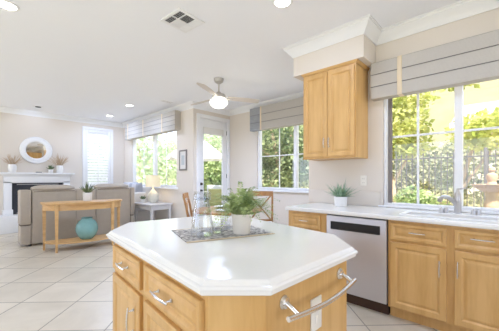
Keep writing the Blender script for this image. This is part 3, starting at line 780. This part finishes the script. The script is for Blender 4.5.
# ceiling vent with four louvred quarters
ve = thing('ceiling_vent', 'square white air vent with dark louvres in the ceiling', 'vent', (1.67, 2.53, CE), R(4))
k = MB(); q = .165; m_ = q - .03
for a in ((-q, q, -q, -m_, -.012, 0), (-q, q, m_, q, -.012, 0), (-q, -m_, -m_, m_, -.012, 0), (m_, q, -m_, m_, -.012, 0), (-.061, -.053, -m_, m_, -.012, 0), (.062, .070, -m_, m_, -.012, 0), (-m_, m_, -.004, .004, -.012, 0)): k.box(*a, bev=.0015)
k.build('frame', 'white', ve)
MB().box(-q + .02, q - .02, -q + .02, q - .02, -.002, -.0005).build('duct', 'duct', ve)
k = MB()
def slats_y(xa, xb, ya, yb, ang, n_):
    for i in range(n_):
        k.box(-.009, .009, ya, yb, -.0008, .0008, mtx=Matrix.Translation((xa + (xb - xa) * (i + .5) / n_, 0, -.0075)) @ Matrix.Rotation(R(ang), 4, 'Y'))
def slats_x(xa, xb, ya, yb, ang, n_):
    for i in range(n_):
        k.box(xa, xb, -.009, .009, -.0008, .0008, mtx=Matrix.Translation((0, ya + (yb - ya) * (i + .5) / n_, -.0075)) @ Matrix.Rotation(R(ang), 4, 'X'))
for ya, yb in ((-m_, -.004), (.004, m_)):
    slats_y(-m_, -.061, ya, yb, -45, 4); slats_y(.070, m_, ya, yb, 38, 4)
slats_x(-.053, .062, -m_, -.004, 34, 6); slats_x(-.053, .062, .004, m_, -38, 7)
k.build('louvres', 'white', ve)
v2 = thing('ceiling_vent', 'faint small vent in the ceiling beside the living room valance', 'vent', (3.2, 5.45, CE))
k = MB(); k.box(-.14, .14, -.07, .07, -.008, 0, .003)
k.build('frame', 'white', v2)
k = MB()
for i in range(7): k.box(-.12, .12, -.05 + i * .0165, -.046 + i * .0165, -.0095, -.0078)
k.build('louvres', 'grey_paint', v2)

# ------------------------------------------------------------------ living room: fireplace
fpz = thing('fireplace', 'white fireplace with mantel and raised hearth behind the sofa', 'fireplace', (1.50, AF, 0))
HZ = .39
MB().box(-.95, .95, -.42, -.002, .0, HZ, .008).build('hearth', mat('hearth_tile', (240, 238, 235), .35, noise=.02), fpz)
k = MB()
for a in ((-.66, -.52, -.16, -.002, HZ, 1.17), (.52, .66, -.16, -.002, HZ, 1.17), (-.66, .66, -.16, -.002, 1.135, 1.30)): k.box(*a, bev=.006)
for a in ((-.68, -.50, -.175, -.01, HZ, HZ + .12), (.50, .68, -.175, -.01, HZ, HZ + .12), (-.60, .60, -.168, -.15, 1.16, 1.18)): k.box(*a, bev=.004)
k.build('surround', 'white', fpz)
k = MB()
k.rings([[(s_ * (.66 + d_), yy, z_) for s_, yy in ((-1, -.002), (-1, -.16 - d_), (1, -.16 - d_), (1, -.002))] for d_, z_ in ((0, 1.29), (.015, 1.30), (.03, 1.325), (.06, 1.34), (.065, 1.35), (.085, 1.352), (.085, 1.385))])
k.build('mantel_shelf', 'white', fpz)
MB().box(-.52, .52, -.06, -.003, HZ, 1.135).build('firebox', 'firebox', fpz)
for zz in (HZ + .02, HZ + .70): MB().box(-.42, .42, -.075, -.06, zz, zz + .015).build('firebox_trim', 'grey_paint', fpz)
MZ = 1.3855
# mirror
mr = thing('round_mirror', 'round mirror in a wide white frame above the mantel', 'mirror', (1.465, AF - .002, 1.945))
rx = Matrix.Rotation(R(90), 4, 'X')
MB().lathe([(.205, 0), (.325, 0), (.335, .012), (.325, .03), (.30, .036), (.285, .030), (.26, .036), (.225, .034), (.212, .022), (.205, .012)] + [(.205, 0)], n=56, mtx=rx).build('frame', 'white', mr)
MB().lathe([(0, .008), (.208, .008), (.208, .004), (0, .004)], n=48, mtx=rx).build('glass', 'mirror', mr)
def grass_vase(label, x_, sp_):
    r = thing('vase', label, 'vase', (x_, AF - .13, MZ))
    MB().lathe([(0, 0), (.066, 0), (.072, .008), (.082, .09), (.080, .15), (.070, .185), (.066, .19), (.060, .19), (.070, .15), (.07, .03), (0, .02)], n=28).build('body', 'ceramic', r)
    k = MB(); rn = random.Random(int(x_ * 100))
    for i in range(70):
        a = rn.uniform(0, 6.28); el = R(rn.uniform(30, 88)); L = rn.uniform(.16, .33) * sp_; pts = []
        for j in range(5):
            q = j / 4; h_ = math.cos(el) * L * q * (.8 + .2 * q)
            pts.append((math.cos(a) * (.03 + h_), math.sin(a) * (.02 + h_ * .35),   .165 + math.sin(el) * L * q - .02 * q * q))
        k.tube(pts, [.0022, .002, .0022, .005, .001], 4)
    k.build('dried_grass', 'dried', r, recalc=False)
    return r
grass_vase('white vase of dried grass at the left end of the mantel', .99, .95)
grass_vase('white vase of dried grass at the right end of the mantel', 1.93, 1.15)
def small_plant(label, loc, pr_, ph, L0, L1, n, lw, m='aloe', seed=1, el0=30):
    r = thing('potted_plant', label, 'plant', loc)
    MB().lathe([(0, 0), (pr_ * .86, 0), (pr_ * .9, .004), (pr_, ph - .004), (pr_, ph), (pr_ * .9, ph), (pr_ * .88, ph * .85), (0, ph * .85)], n=24).build('pot', 'ceramic', r)
    k = MB(); rn = random.Random(seed)
    for i in range(n):
        a = rn.uniform(0, 6.28); el = R(rn.uniform(el0, 86)); L = rn.uniform(L0, L1); pts = []
        for j in range(5):
            q = j / 4; pts.append((math.cos(a) * (pr_ * .2 + math.cos(el) * L * q), math.sin(a) * (pr_ * .2 + math.cos(el) * L * q), ph * .84 + math.sin(el) * L * q - L * .12 * q * q))
        k.blade(pts, lw * rn.uniform(.7, 1.2))
    k.build('leaves', m, r, recalc=False)
    return r
small_plant('small green plant in a white pot on the mantel', (1.735, AF - .14, MZ), .055, .085, .09, .16, 46, .016, seed=5)
rm = thing('remote_control', 'small dark remote lying on the mantel below the mirror', 'remote', (1.49, AF - .16, MZ))
MB().box(-.06, .06, -.02, .02, 0, .018, .005).build('case', 'black', rm)
MB().box(-.04, .04, -.012, .012, .018, .020, .0008).build('buttons', 'grey_paint', rm)

# ------------------------------------------------------------------ sofa (seen from behind)
sf = thing('sofa', 'beige reclining sofa seen from behind the oak console table', 'sofa', (1.90, 6.42, 0))
x0, x1 = -1.05, 1.04
MB().box(x0 + .11, x1 - .11, .03, .90, .03, .42, .03, 3).build('base', 'sofa', sf)
def back(xa, xb, z_top):
    prof = [(.03, .04), (.012, .12), (0, .45), (.004, .80), (.01, z_top - .13), (.03, z_top - .11), (.10, z_top - .08), (.27, z_top - .12), (.30, .75), (.28, .45), (.28, .04)]
    k = MB(); k.rings([[(xx, yy * s_ + (1 - s_) * .15, zz) for yy, zz in prof] for xx, s_ in ((xa, .9), (xa + .03, 1), (xb - .03, 1), (xb, .9))]); b_ = k.build('backrest', 'sofa', sf)
    k = MB(); lo = []
    n = 12
    for i in range(n + 1):
        q = -1 + 2 * i / n; s_ = max(.2, (1 - abs(q) ** 5)) ** .5; xx = (xa + xb) / 2 + q * (xb - xa) / 2
        lo.append([(xx, .15 + math.cos(t2) * .15 * s_, z_top - .075 + math.sin(t2) * .07 * s_) for t2 in [2 * math.pi * j / 14 for j in range(14)]])
    k.rings(lo).build('head_cushion', 'sofa', b_)
    k = MB().tube([(xa + .02, .006, z_top - .125), (xb - .02, .006, z_top - .125)], .004, 6); k.build('seam', 'seam', b_)
back(-.87, -.17, 1.125); back(.22, .93, 1.135)
MB().box(-.175, .225, .03, .26, .05, 1.03, .04, 3).build('console_back', 'sofa', sf)
MB().box(-.17, .22, .24, .86, .40, .62, .03, 3).build('console', 'sofa', sf)
for xa, xb in ((-.86, -.18), (.23, .92)): MB().box(xa, xb, .26, .92, .40, .54, .05, 3).build('seat_cushion', 'sofa', sf)
for xa, xb in ((x0, -.885), (.945, x1)):
    a_ = MB().box(xa, xb, .0, .27, .40, 1.035, .025, 3).build('wing', 'sofa', sf)
    MB().box(xa + .005, xb - .005, .0, .27, .035, .385, .02, 2).build('arm_side', 'sofa', sf)
    q_ = .10 if xa < 0 else -.10
    MB().box(xa + q_, xb + q_, .26, .90, .04, .66, .05, 3).build('arm', 'sofa', sf)
    MB().box(xa + .01, xb - .01, .03, .25, .384, .402).build('seam', 'seam', a_)
for xx in (x0 + .16, x1 - .16):
    for yy in (.1, .8): MB().lathe([(0, 0), (.03, 0), (.035, .032), (0, .032)], (xx, yy, 0), 12).build('foot', 'black', sf)

# pale armchair beyond the sofa with two pillows
ac = thing('armchair', 'pale armchair partly hidden behind the right end of the sofa', 'armchair', (3.22, 7.2, 0), R(90))   # local -y faces the room's left after turning
ac.rotation_euler = (0, 0, R(-90))
MB().box(-.40, .40, -.20, .36, .10, .56, .04, 3).build('base', 'chair_fab', ac)
MB().box(-.30, .30, -.22, .16, .56, .70, .05, 3).build('seat_cushion', 'chair_fab', ac)
MB().box(-.38, .38, .16, .37, .56, 1.04, .06, 3).build('backrest', 'chair_fab', ac)
for s_ in (-1, 1): MB().box(s_ * .36 - .07, s_ * .36 + .07, -.22, .2, .40, .90, .05, 3).build('arm', 'chair_fab', ac)
for sx in (-.34, .34):
    for sy in (-.16, .3): MB().lathe([(0, 0), (.02, 0), (.026, .105), (0, .105)], (sx, sy, 0), 10).build('leg', 'oak', ac)
def pillow(label, loc, rz, tilt, w_=.44, h_=.46):
    r = thing('throw_pillow', label, 'pillow', loc, rz, 'grey pillows behind the sofa')
    r.rotation_euler = (tilt, 0, rz)
    def puff(x0_, x1_, nm, m):
        k = MB(); n = 8; lo = []
        for i in range(n + 1):
            q = x0_ + (x1_ - x0_) * i / n; ring = []
            for j in range(20):
                t2 = 2 * math.pi * j / 20; c_, s2 = math.cos(t2), math.sin(t2)
                zz = (abs(c_) ** .95) * (1 if c_ > 0 else -1); th = (abs(s2) ** .9) * (1 if s2 > 0 else -1)
                e_ = max(0.08, 1 - abs(2 * q) ** 3.2)
                ring.append((q * w_, th * .085 * e_, h_ / 2 + zz * h_ / 2 * (.93 + .07 * abs(2 * q) ** 2)))
            lo.append(ring)
        return k.rings(lo).build(nm, m, r)
    puff(-.5, -.22, 'cover', 'pillow'); puff(-.22, -.06, 'stripe', 'pillow_dk'); puff(-.06, .18, 'cover', 'pillow'); puff(.18, .5, 'stripe', 'pillow_dk')
pillow('grey striped pillow leaning on the armchair, farther from the lamp', (3.25, 7.33, .71), R(-60), R(0), .44, .44)
pillow('grey striped pillow leaning on the armchair, nearer the lamp', (3.18, 6.99, .71), R(-52), R(0), .44, .43)

# ------------------------------------------------------------------ oak console table with bowed front
ct = thing('console_table', 'oak half-oval console table behind the sofa, vase on its shelf', 'table', (1.704, 5.84, 0), R(-9))
def demi(hw_, dp, n=24, back=0.0):
    return [(hw_, back)] + [(hw_ * math.cos(-math.pi * i / n) * (1), -dp * math.sin(math.pi * i / n) ** .8) for i in range(0, n + 1)][0:n + 1] + [(-hw_, back)]
def demi_prism(hw_, dp, z0_, z1_, bev=0): return MB().prism([p for p in reversed(demi(hw_, dp, back=.06))], z0_, z1_, bev)
demi_prism(.655, .46, .80, .835, .006).build('top', 'oak', ct)
k = MB(); P1 = demi(.63, .43, back=.03); P2 = demi(.605, .405, back=.03)
k.rings([[(x_, y_, z_) for (x_, y_, z_) in ((a[0], a[1], .70), (b2_[0], b2_[1], .70), (b2_[0], b2_[1], .80), (a[0], a[1], .80))] for a, b2_ in zip(P1, P2)])
k.build('apron', 'oak', ct)
demi_prism(.60, .41, .13, .15, .004).build('shelf', 'oak', ct)
for lx, ly in ((-.60, .0), (.60, .0), (-.44, -.345), (.42, -.345)):
    k = MB(); k.rings([[(lx + sx * r_, ly + sy * r_, z_) for sx, sy in ((-1, -1), (1, -1), (1, 1), (-1, 1))] for z_, r_ in ((0, .016), (.5, .024), (.80, .027))]); k.build('leg', 'oak', ct, smooth=False)
va = tag(MB().lathe([(0, 0), (.085, 0), (.10, .008), (.15, .07), (.178, .15), (.18, .20), (.165, .27), (.13, .325), (.09, .355), (.085, .375), (.098, .385), (.088, .388), (.075, .375), (.08, .35), (0, .33)], n=40).build('vase', 'teal', loc=(1.70, 5.655, .1505)), 'large round teal vase on the lower shelf of the console table', 'vase')
small_plant('spiky green plant in a white pot on the oak console table', (1.73, 5.72, .8355), .078, .15, .14, .27, 60, .010, seed=9, el0=42)

# ------------------------------------------------------------------ end table, lamp, picture
et = thing('end_table', 'grey painted end table beside the sofa under the lamp', 'table', (3.32, 6.27, 0))
MB().box(-.29, .27, -.42, .42, .625, .66, .008).build('top', 'grey_paint', et)
MB().box(-.25, .23, -.39, .39, .52, .625, .004).build('apron', 'grey_paint', et)
for sx in (-.235, .215):
    for sy in (-.37, .37):
        k = MB(); k.rings([[(sx + a * r_, sy + b_ * r_, z_) for a, b_ in ((-1, -1), (1, -1), (1, 1), (-1, 1))] for z_, r_ in ((0, .018), (.45, .026), (.625, .028))]); k.build('leg', 'grey_paint', et, smooth=False)
lp = thing('table_lamp', 'lit table lamp with cream shade on the grey end table', 'lamp', (3.32, 6.28, .6605))
MB().lathe([(0, 0), (.07, 0), (.08, .02), (.12, .08), (.135, .15), (.115, .22), (.06, .28), (.03, .32), (.018, .36), (.018, .40), (0, .40)], n=32).build('base', mat('pale_floral_ceramic', (226, 222, 204), .3, noise=.18, scale=26), lp)
MB().lathe([(.175, .385), (.15, .655), (.147, .655), (.172, .385), (.175, .385)], n=36).build('lamp_shade', 'shade', lp)
MB().tube([(0, 0, .39), (0, 0, .66)], .006, 8).build('harp', 'chrome', lp)
lamp('table_bulb', 'POINT', (3.32, 6.28, 1.18), 2, (1, .88, .7), .05)
small_plant('small leafy plant in a white pot beside the lamp base', (3.20, 6.55, .6605), .05, .08, .07, .13, 50, .014, seed=14)
pf = thing('picture_frame', 'small grey framed print on the wall left of the garden door', 'picture', (B2 - .002, 5.48, 1.66), R(-90))
k = MB(); w2, h2 = .15, .235
for a in ((-w2, w2, -.022, 0, h2 - .035, h2), (-w2, w2, -.022, 0, -h2, -h2 + .035), (-w2, -w2 + .035, -.022, 0, -h2 + .035, h2 - .035), (w2 - .035, w2, -.022, 0, -h2 + .035, h2 - .035)): k.box(*a, bev=.004)
k.build('frame', 'frame_gr', pf)
MB().box(-w2 + .03, w2 - .03, -.012, -.004, -h2 + .03, h2 - .03).build('print', 'print', pf)
MB().box(-.06, .06, -.014, -.0121, -.11, .11).build('image', mat('pale_grey_print', (196, 200, 200), .8, noise=.15, scale=18), pf)

# tall cupboard beside the fridge end of the sink wall: it shows in the mirror
tc2 = thing('tall_cupboard', 'tall maple cupboard reflected in the round mirror', 'cupboard', (2.70, -1.12, 0), R(-90))
MB().box(0, 1.7, 0, BS - 2.70 - .005, 0, 2.6).build('body', 'maple', tc2)
for i in range(3):
    front(tc2, 'door', .03 + i * .555, .12, .53, 1.3, (.09 + i * .555, 1.1, .14, True)); front(tc2, 'door', .03 + i * .555, 1.45, .53, 1.12, (.09 + i * .555, 1.6, .14, True))

# ------------------------------------------------------------------ outside
struct(MB().box(-30, 60, -30, 60, -.30, -.14).build('ground', 'lawn'))
struct(MB().box(BS + .5, 7.4, -6, 11, -.14, -.10).build('terrace', 'patio'))
k = MB(); n = 14; lo = []
for i in range(n + 1):
    yy = -30 + 75 * i / n; h_ = 11.0 + 1.6 * math.sin(i * 1.3) + .8 * math.sin(i * 2.9)
    lo.append([(14, yy, -.2), (19, yy, .8 + .2 * math.sin(i)), (26, yy, h_ * .6), (34, yy, h_), (44, yy, h_ + 1), (44, yy, -.2)])
k.rings(lo); struct(k.build('hillside', 'hill'))
def fence(label, x, ya, yb, z0_, z1_):
    r = thing('iron_fence', label, 'fence', (x, (ya + yb) / 2, 0)); c_ = (ya + yb) / 2
    k = MB()
    for zz in (z0_ + .12, z1_ - .12): k.box(-.015, .015, ya - c_, yb - c_, zz - .015, zz + .015)
    k.build('rails', 'iron', r)
    n_ = int((yb - ya) / .115); k = MB()
    for i in range(n_ + 1):
        yy = ya + (yb - ya) * i / n_ - c_; k.box(-.009, .009, yy - .009, yy + .009, z0_, z1_)
    o = k.build('pickets', 'iron', r); o['kind'] = 'stuff'
    for i in range(int((yb - ya) / 2.0) + 1):
        yy = ya + 2.0 * i - c_; MB().box(-.03, .03, yy - .03, yy + .03, -.14, z1_ + .06, .006).build('post', 'iron', r)
    MB().box(-.10, .10, ya - c_, yb - c_, -.14, z0_ - .02).build('kerb', 'stone', r)
    return r
fence('dark iron picket fence across the garden beyond the sink window', 7.6, -3.6, 4.2, .35, 1.83)
ft = thing('garden_fountain', 'tan stone fountain with a bowl beyond the sink window', 'fountain', (5.55, .22, -.10))
MB().lathe([(0, 0), (.24, 0), (.24, .06), (.16, .12), (.10, .3), (.08, .7), (.10, .95), (.07, 1.05), (.085, 1.13), (0, 1.13)], n=24).build('pedestal', 'stone', ft)
MB().lathe([(0, 1.12), (.08, 1.13), (.15, 1.17), (.23, 1.225), (.25, 1.26), (.23, 1.26), (.16, 1.21), (0, 1.17)], n=32).build('bowl', 'stone', ft)
MB().lathe([(0, 1.14), (.09, 1.15), (.075, 1.23), (.05, 1.30), (.075, 1.36), (.065, 1.41), (.03, 1.43), (.025, 1.44), (.045, 1.47), (.04, 1.51), (0, 1.53)], n=18).build('finial', 'stone', ft)

def tree(name, label, cat, loc, blobs, m, n, leaf, trunk=None, seed=0, group=None):
    """blobs: (x,y,z,rx,ry,rz) crown masses relative to loc"""
    r = thing(name, label, cat, loc, 0, group); rn = random.Random(seed); k = MB(); b = k.b
    tot = sum(q[3] * q[5] for q in blobs)
    for q in blobs:
        for i in range(int(n * q[3] * q[5] / tot)):
            while True:
                v = Vector((rn.uniform(-1, 1), rn.uniform(-1, 1), rn.uniform(-1, 1)))
                if .25 < v.length < 1: break
            p = Vector((q[0] + v.x * q[3], q[1] + v.y * q[4], q[2] + v.z * q[5]))
            if p.z < .02: p.z = rn.uniform(.02, .12)
            d_ = Vector((rn.gauss(0, 1), rn.gauss(0, 1), rn.gauss(0, .7))).normalized(); s_ = d_.orthogonal().normalized()
            s_ = (Matrix.Rotation(rn.uniform(0, 6.28), 3, d_) @ s_); L = leaf * rn.uniform(.6, 1.4)
            b.faces.new([b.verts.new(p), b.verts.new(p + d_ * L * .5 + s_ * L * .3), b.verts.new(p + d_ * L), b.verts.new(p + d_ * L * .5 - s_ * L * .3)])
    k.build('crown', m, r, recalc=False, smooth=False)
    if trunk:
        k = MB()
        for pts, r0 in trunk:
            k.tube(pts, [r0 * (1 - .6 * i / (len(pts) - 1)) for i in range(len(pts))], 8)
        k.build('trunk', 'bark', r)
    return r
G0 = -.14
# beyond the sink window
tree('garden_tree', 'yellow-green tree beyond the left half of the sink window', 'tree', (9.5, 2.85, G0), [(0, 0, 3.1, 1.1, 1.1, .9), (-.2, .5, 2.3, .7, .7, .5), (.1, -.4, 2.6, .8, .8, .7), (0, 1.1, 3.6, .9, .9, .9), (0, -.5, 3.9, .8, .8, .6)], 'leaf_yel', 5600, .16,
     [([(0, -.2, 0), (.05, -.1, 1.2), (0, .1, 2.2), (-.1, .4, 3.2)], .09), ([(.05, -.1, 1.2), (.1, -.6, 2.2), (0, -.9, 2.8)], .05)], 21)
tree('garden_tree', 'yellow-green tree beyond the right half of the sink window, behind the fountain', 'tree', (8.8, .25, G0), [(0, 0, 2.5, .8, .95, .5), (.1, -.9, 2.7, .8, .9, .5), (0, .75, 4.0, .55, .45, .35)], 'leaf_yel', 3000, .17,
     [([(0, .9, 0), (0, .75, 1.0), (.05, .5, 2.0), (0, .2, 2.8)], .07), ([(0, .75, 1.0), (.1, .1, 2.1), (.1, -.7, 2.6)], .04)], 22)
for i, (yy, hgt, lab, mm) in enumerate(((3.3, .95, 'leafy green bush in front of the iron fence at the window edge', 'leaf_mid'), (2.35, .85, 'yellow-green bush in front of the iron fence, left of the slanting trunk', 'leaf_yel'), (1.35, .95, 'pale green bush in front of the iron fence beside the fountain', 'leaf_mid'), (-.4, .8, 'low green bush behind the stone fountain', 'leaf_mid'))):
    tree('garden_bush', lab, 'bush', (6.75 + .1 * (i % 2), yy, -.10 if False else -.1), [(0, 0, hgt * .55, .45, .5, hgt * .55), (.1, .2, hgt * .9, .35, .4, hgt * .35)], mm, 1700, .09, [([(0, 0, 0), (0, .05, hgt * .5), (.05, .1, hgt * .8)], .03)], 40 + i)
tree('hill_brush', 'dark green brush on the slope behind the iron fence', 'brush', (11.6, 1.2, G0), [(.6, -2.2, 1.1, 1.2, 1.8, 1.1), (.9, .3, 1.4, 1.2, 1.8, 1.4), (.6, 2.6, 1.8, 1.2, 1.6, 1.8), (.6, 4.4, 1.5, 1.1, 1.4, 1.5)], 'leaf_brush', 9000, .17, [([(0, 0, 0), (.1, .1, .6), (.2, .2, 1.1)], .06)], 50)
# neighbouring house
nh = thing('neighbour_house', 'pale house with a light roof beyond the garden trees', 'house', (17.5, -3.0, -.14))
MB().box(-.2, 6, -6, 4.6, 0, 4.0).build('wall', 'stucco', nh)
k = MB(); k.rings([[(-1.0, yy, 3.95), (2.9, yy, 5.6), (6.8, yy, 3.95), (6.8, yy, 3.8), (-1.0, yy, 3.8)] for yy in (-6.6, 5.2)]); k.build('roof', 'roof', nh, smooth=False)
MB().box(-1.1, -.98, -6.6, 5.2, 3.70, 4.02).build('fascia', 'fascia', nh)
# beyond the nook window and the door
nk = [((8.3, 6.5), 'dark green tree with bent branches nearest beyond the nook window', 'leaf_dk', 60), ((13.0, 9.2), 'dark green tree farther behind the nook window', 'leaf_dk', 61), ((9.3, 11.6), 'tall pale green tree beyond the garden door above the umbrella', 'leaf_pale', 62)]
for (xx, yy), lab, mm, sd in nk:
    tree('garden_tree', lab, 'tree', (xx, yy, G0), [(0, 0, 3.2, 1.5, 1.5, 1.3), (.4, 1.1, 2.2, 1.0, 1.0, .9), (.3, -1.0, 2.0, 1.1, 1.0, 1.0), (0, 0, 1.0, 1.0, 1.3, .9)], mm, 8000, .15,
         [([(0, 0, 0), (-.1, .1, 1.0), (.1, -.1, 2.0), (0, .2, 3.4)], .13), ([(-.1, .1, 1.0), (-.3, -.5, 1.9), (-.2, -.9, 2.9)], .06), ([(.1, -.1, 2.0), (-.3, .6, 2.6), (-.2, 1.0, 3.2)], .05)], sd)
tree('garden_hedge', 'clipped green hedge behind the white patio umbrella', 'hedge', (7.3, 9.3, G0), [(0, 0, 1.2, .45, 1.0, 1.3)], 'leaf_mid', 4200, .15, [([(0, 0, 0), (0, .1, 1.0), (.1, .2, 1.8)], .06)], 63)
lv = [((6.5, 13.6), 'pale green tree beyond the left pane of the living room window', 71), ((9.6, 16.2), 'pale green tree beyond the right pane of the living room window', 73), ((5.6, 18.4), 'pale green tree beyond the shuttered window', 74)]
for (xx, yy), lab, sd in lv:
    tree('garden_tree', lab, 'tree', (xx, yy, G0), [(0, 0, 2.7, 1.4, 1.4, 1.2), (.4, 1.1, 1.9, 1.0, 1.0, .9), (.3, -1.0, 1.6, 1.1, 1.0, 1.0)], 'leaf_pale', 3000, .22,
         [([(0, 0, 0), (-.1, .1, 1.0), (.1, -.1, 2.0), (0, .2, 2.9)], .10)], sd)
um = thing('patio_umbrella', 'white patio umbrella seen through the garden door', 'umbrella', (5.72, 7.85, -.10))
MB().tube([(0, 0, .05), (0, 0, 2.78)], .022, 10).build('pole', 'white', um)
MB().lathe([(0, 0), (.25, 0), (.25, .05), (.04, .08), (0, .08)], n=24).build('base', 'stone', um)
k = MB(); lo = []
for r_, z_ in ((.02, 2.80), (.5, 2.46), (1.0, 2.06), (1.0, 1.97), (.985, 1.97), (.985, 2.04), (.5, 2.43), (.02, 2.77)):
    lo.append([(r_ * math.cos(math.pi / 4 * i), r_ * math.sin(math.pi / 4 * i), z_) for i in range(8)])
k.rings(lo, True, True).build('canopy', 'canvas', um, smooth=False)

pc_ = thing('patio_chair', 'white patio chair with an olive cushion seen through the garden door', 'chair', (5.25, 6.25, -.10), R(-47))
for sx in (-1, 1):
    MB().box(sx * .28 - .02, sx * .28 + .02, -.30, -.26, 0, .62, .006).build('leg', 'white', pc_)
    MB().box(sx * .28 - .02, sx * .28 + .02, .24, .28, 0, 1.12, .006).build('leg', 'white', pc_)
    MB().box(sx * .28 - .035, sx * .28 + .035, -.32, .26, .62, .65, .008).build('armrest', 'white', pc_)
MB().box(-.27, .27, -.30, .27, .36, .40, .006).build('seat', 'white', pc_)
MB().box(-.30, .30, .235, .285, 1.02, 1.14, .012).build('top_rail', 'white', pc_)
olive = mat('olive_cushion', (176, 172, 110), .9, noise=.05)
MB().box(-.25, .25, -.29, .20, .40, .50, .03, 3).build('seat_cushion', olive, pc_)
MB().box(-.24, .24, .14, .235, .50, 1.02, .03, 3).build('back_cushion', olive, pc_)
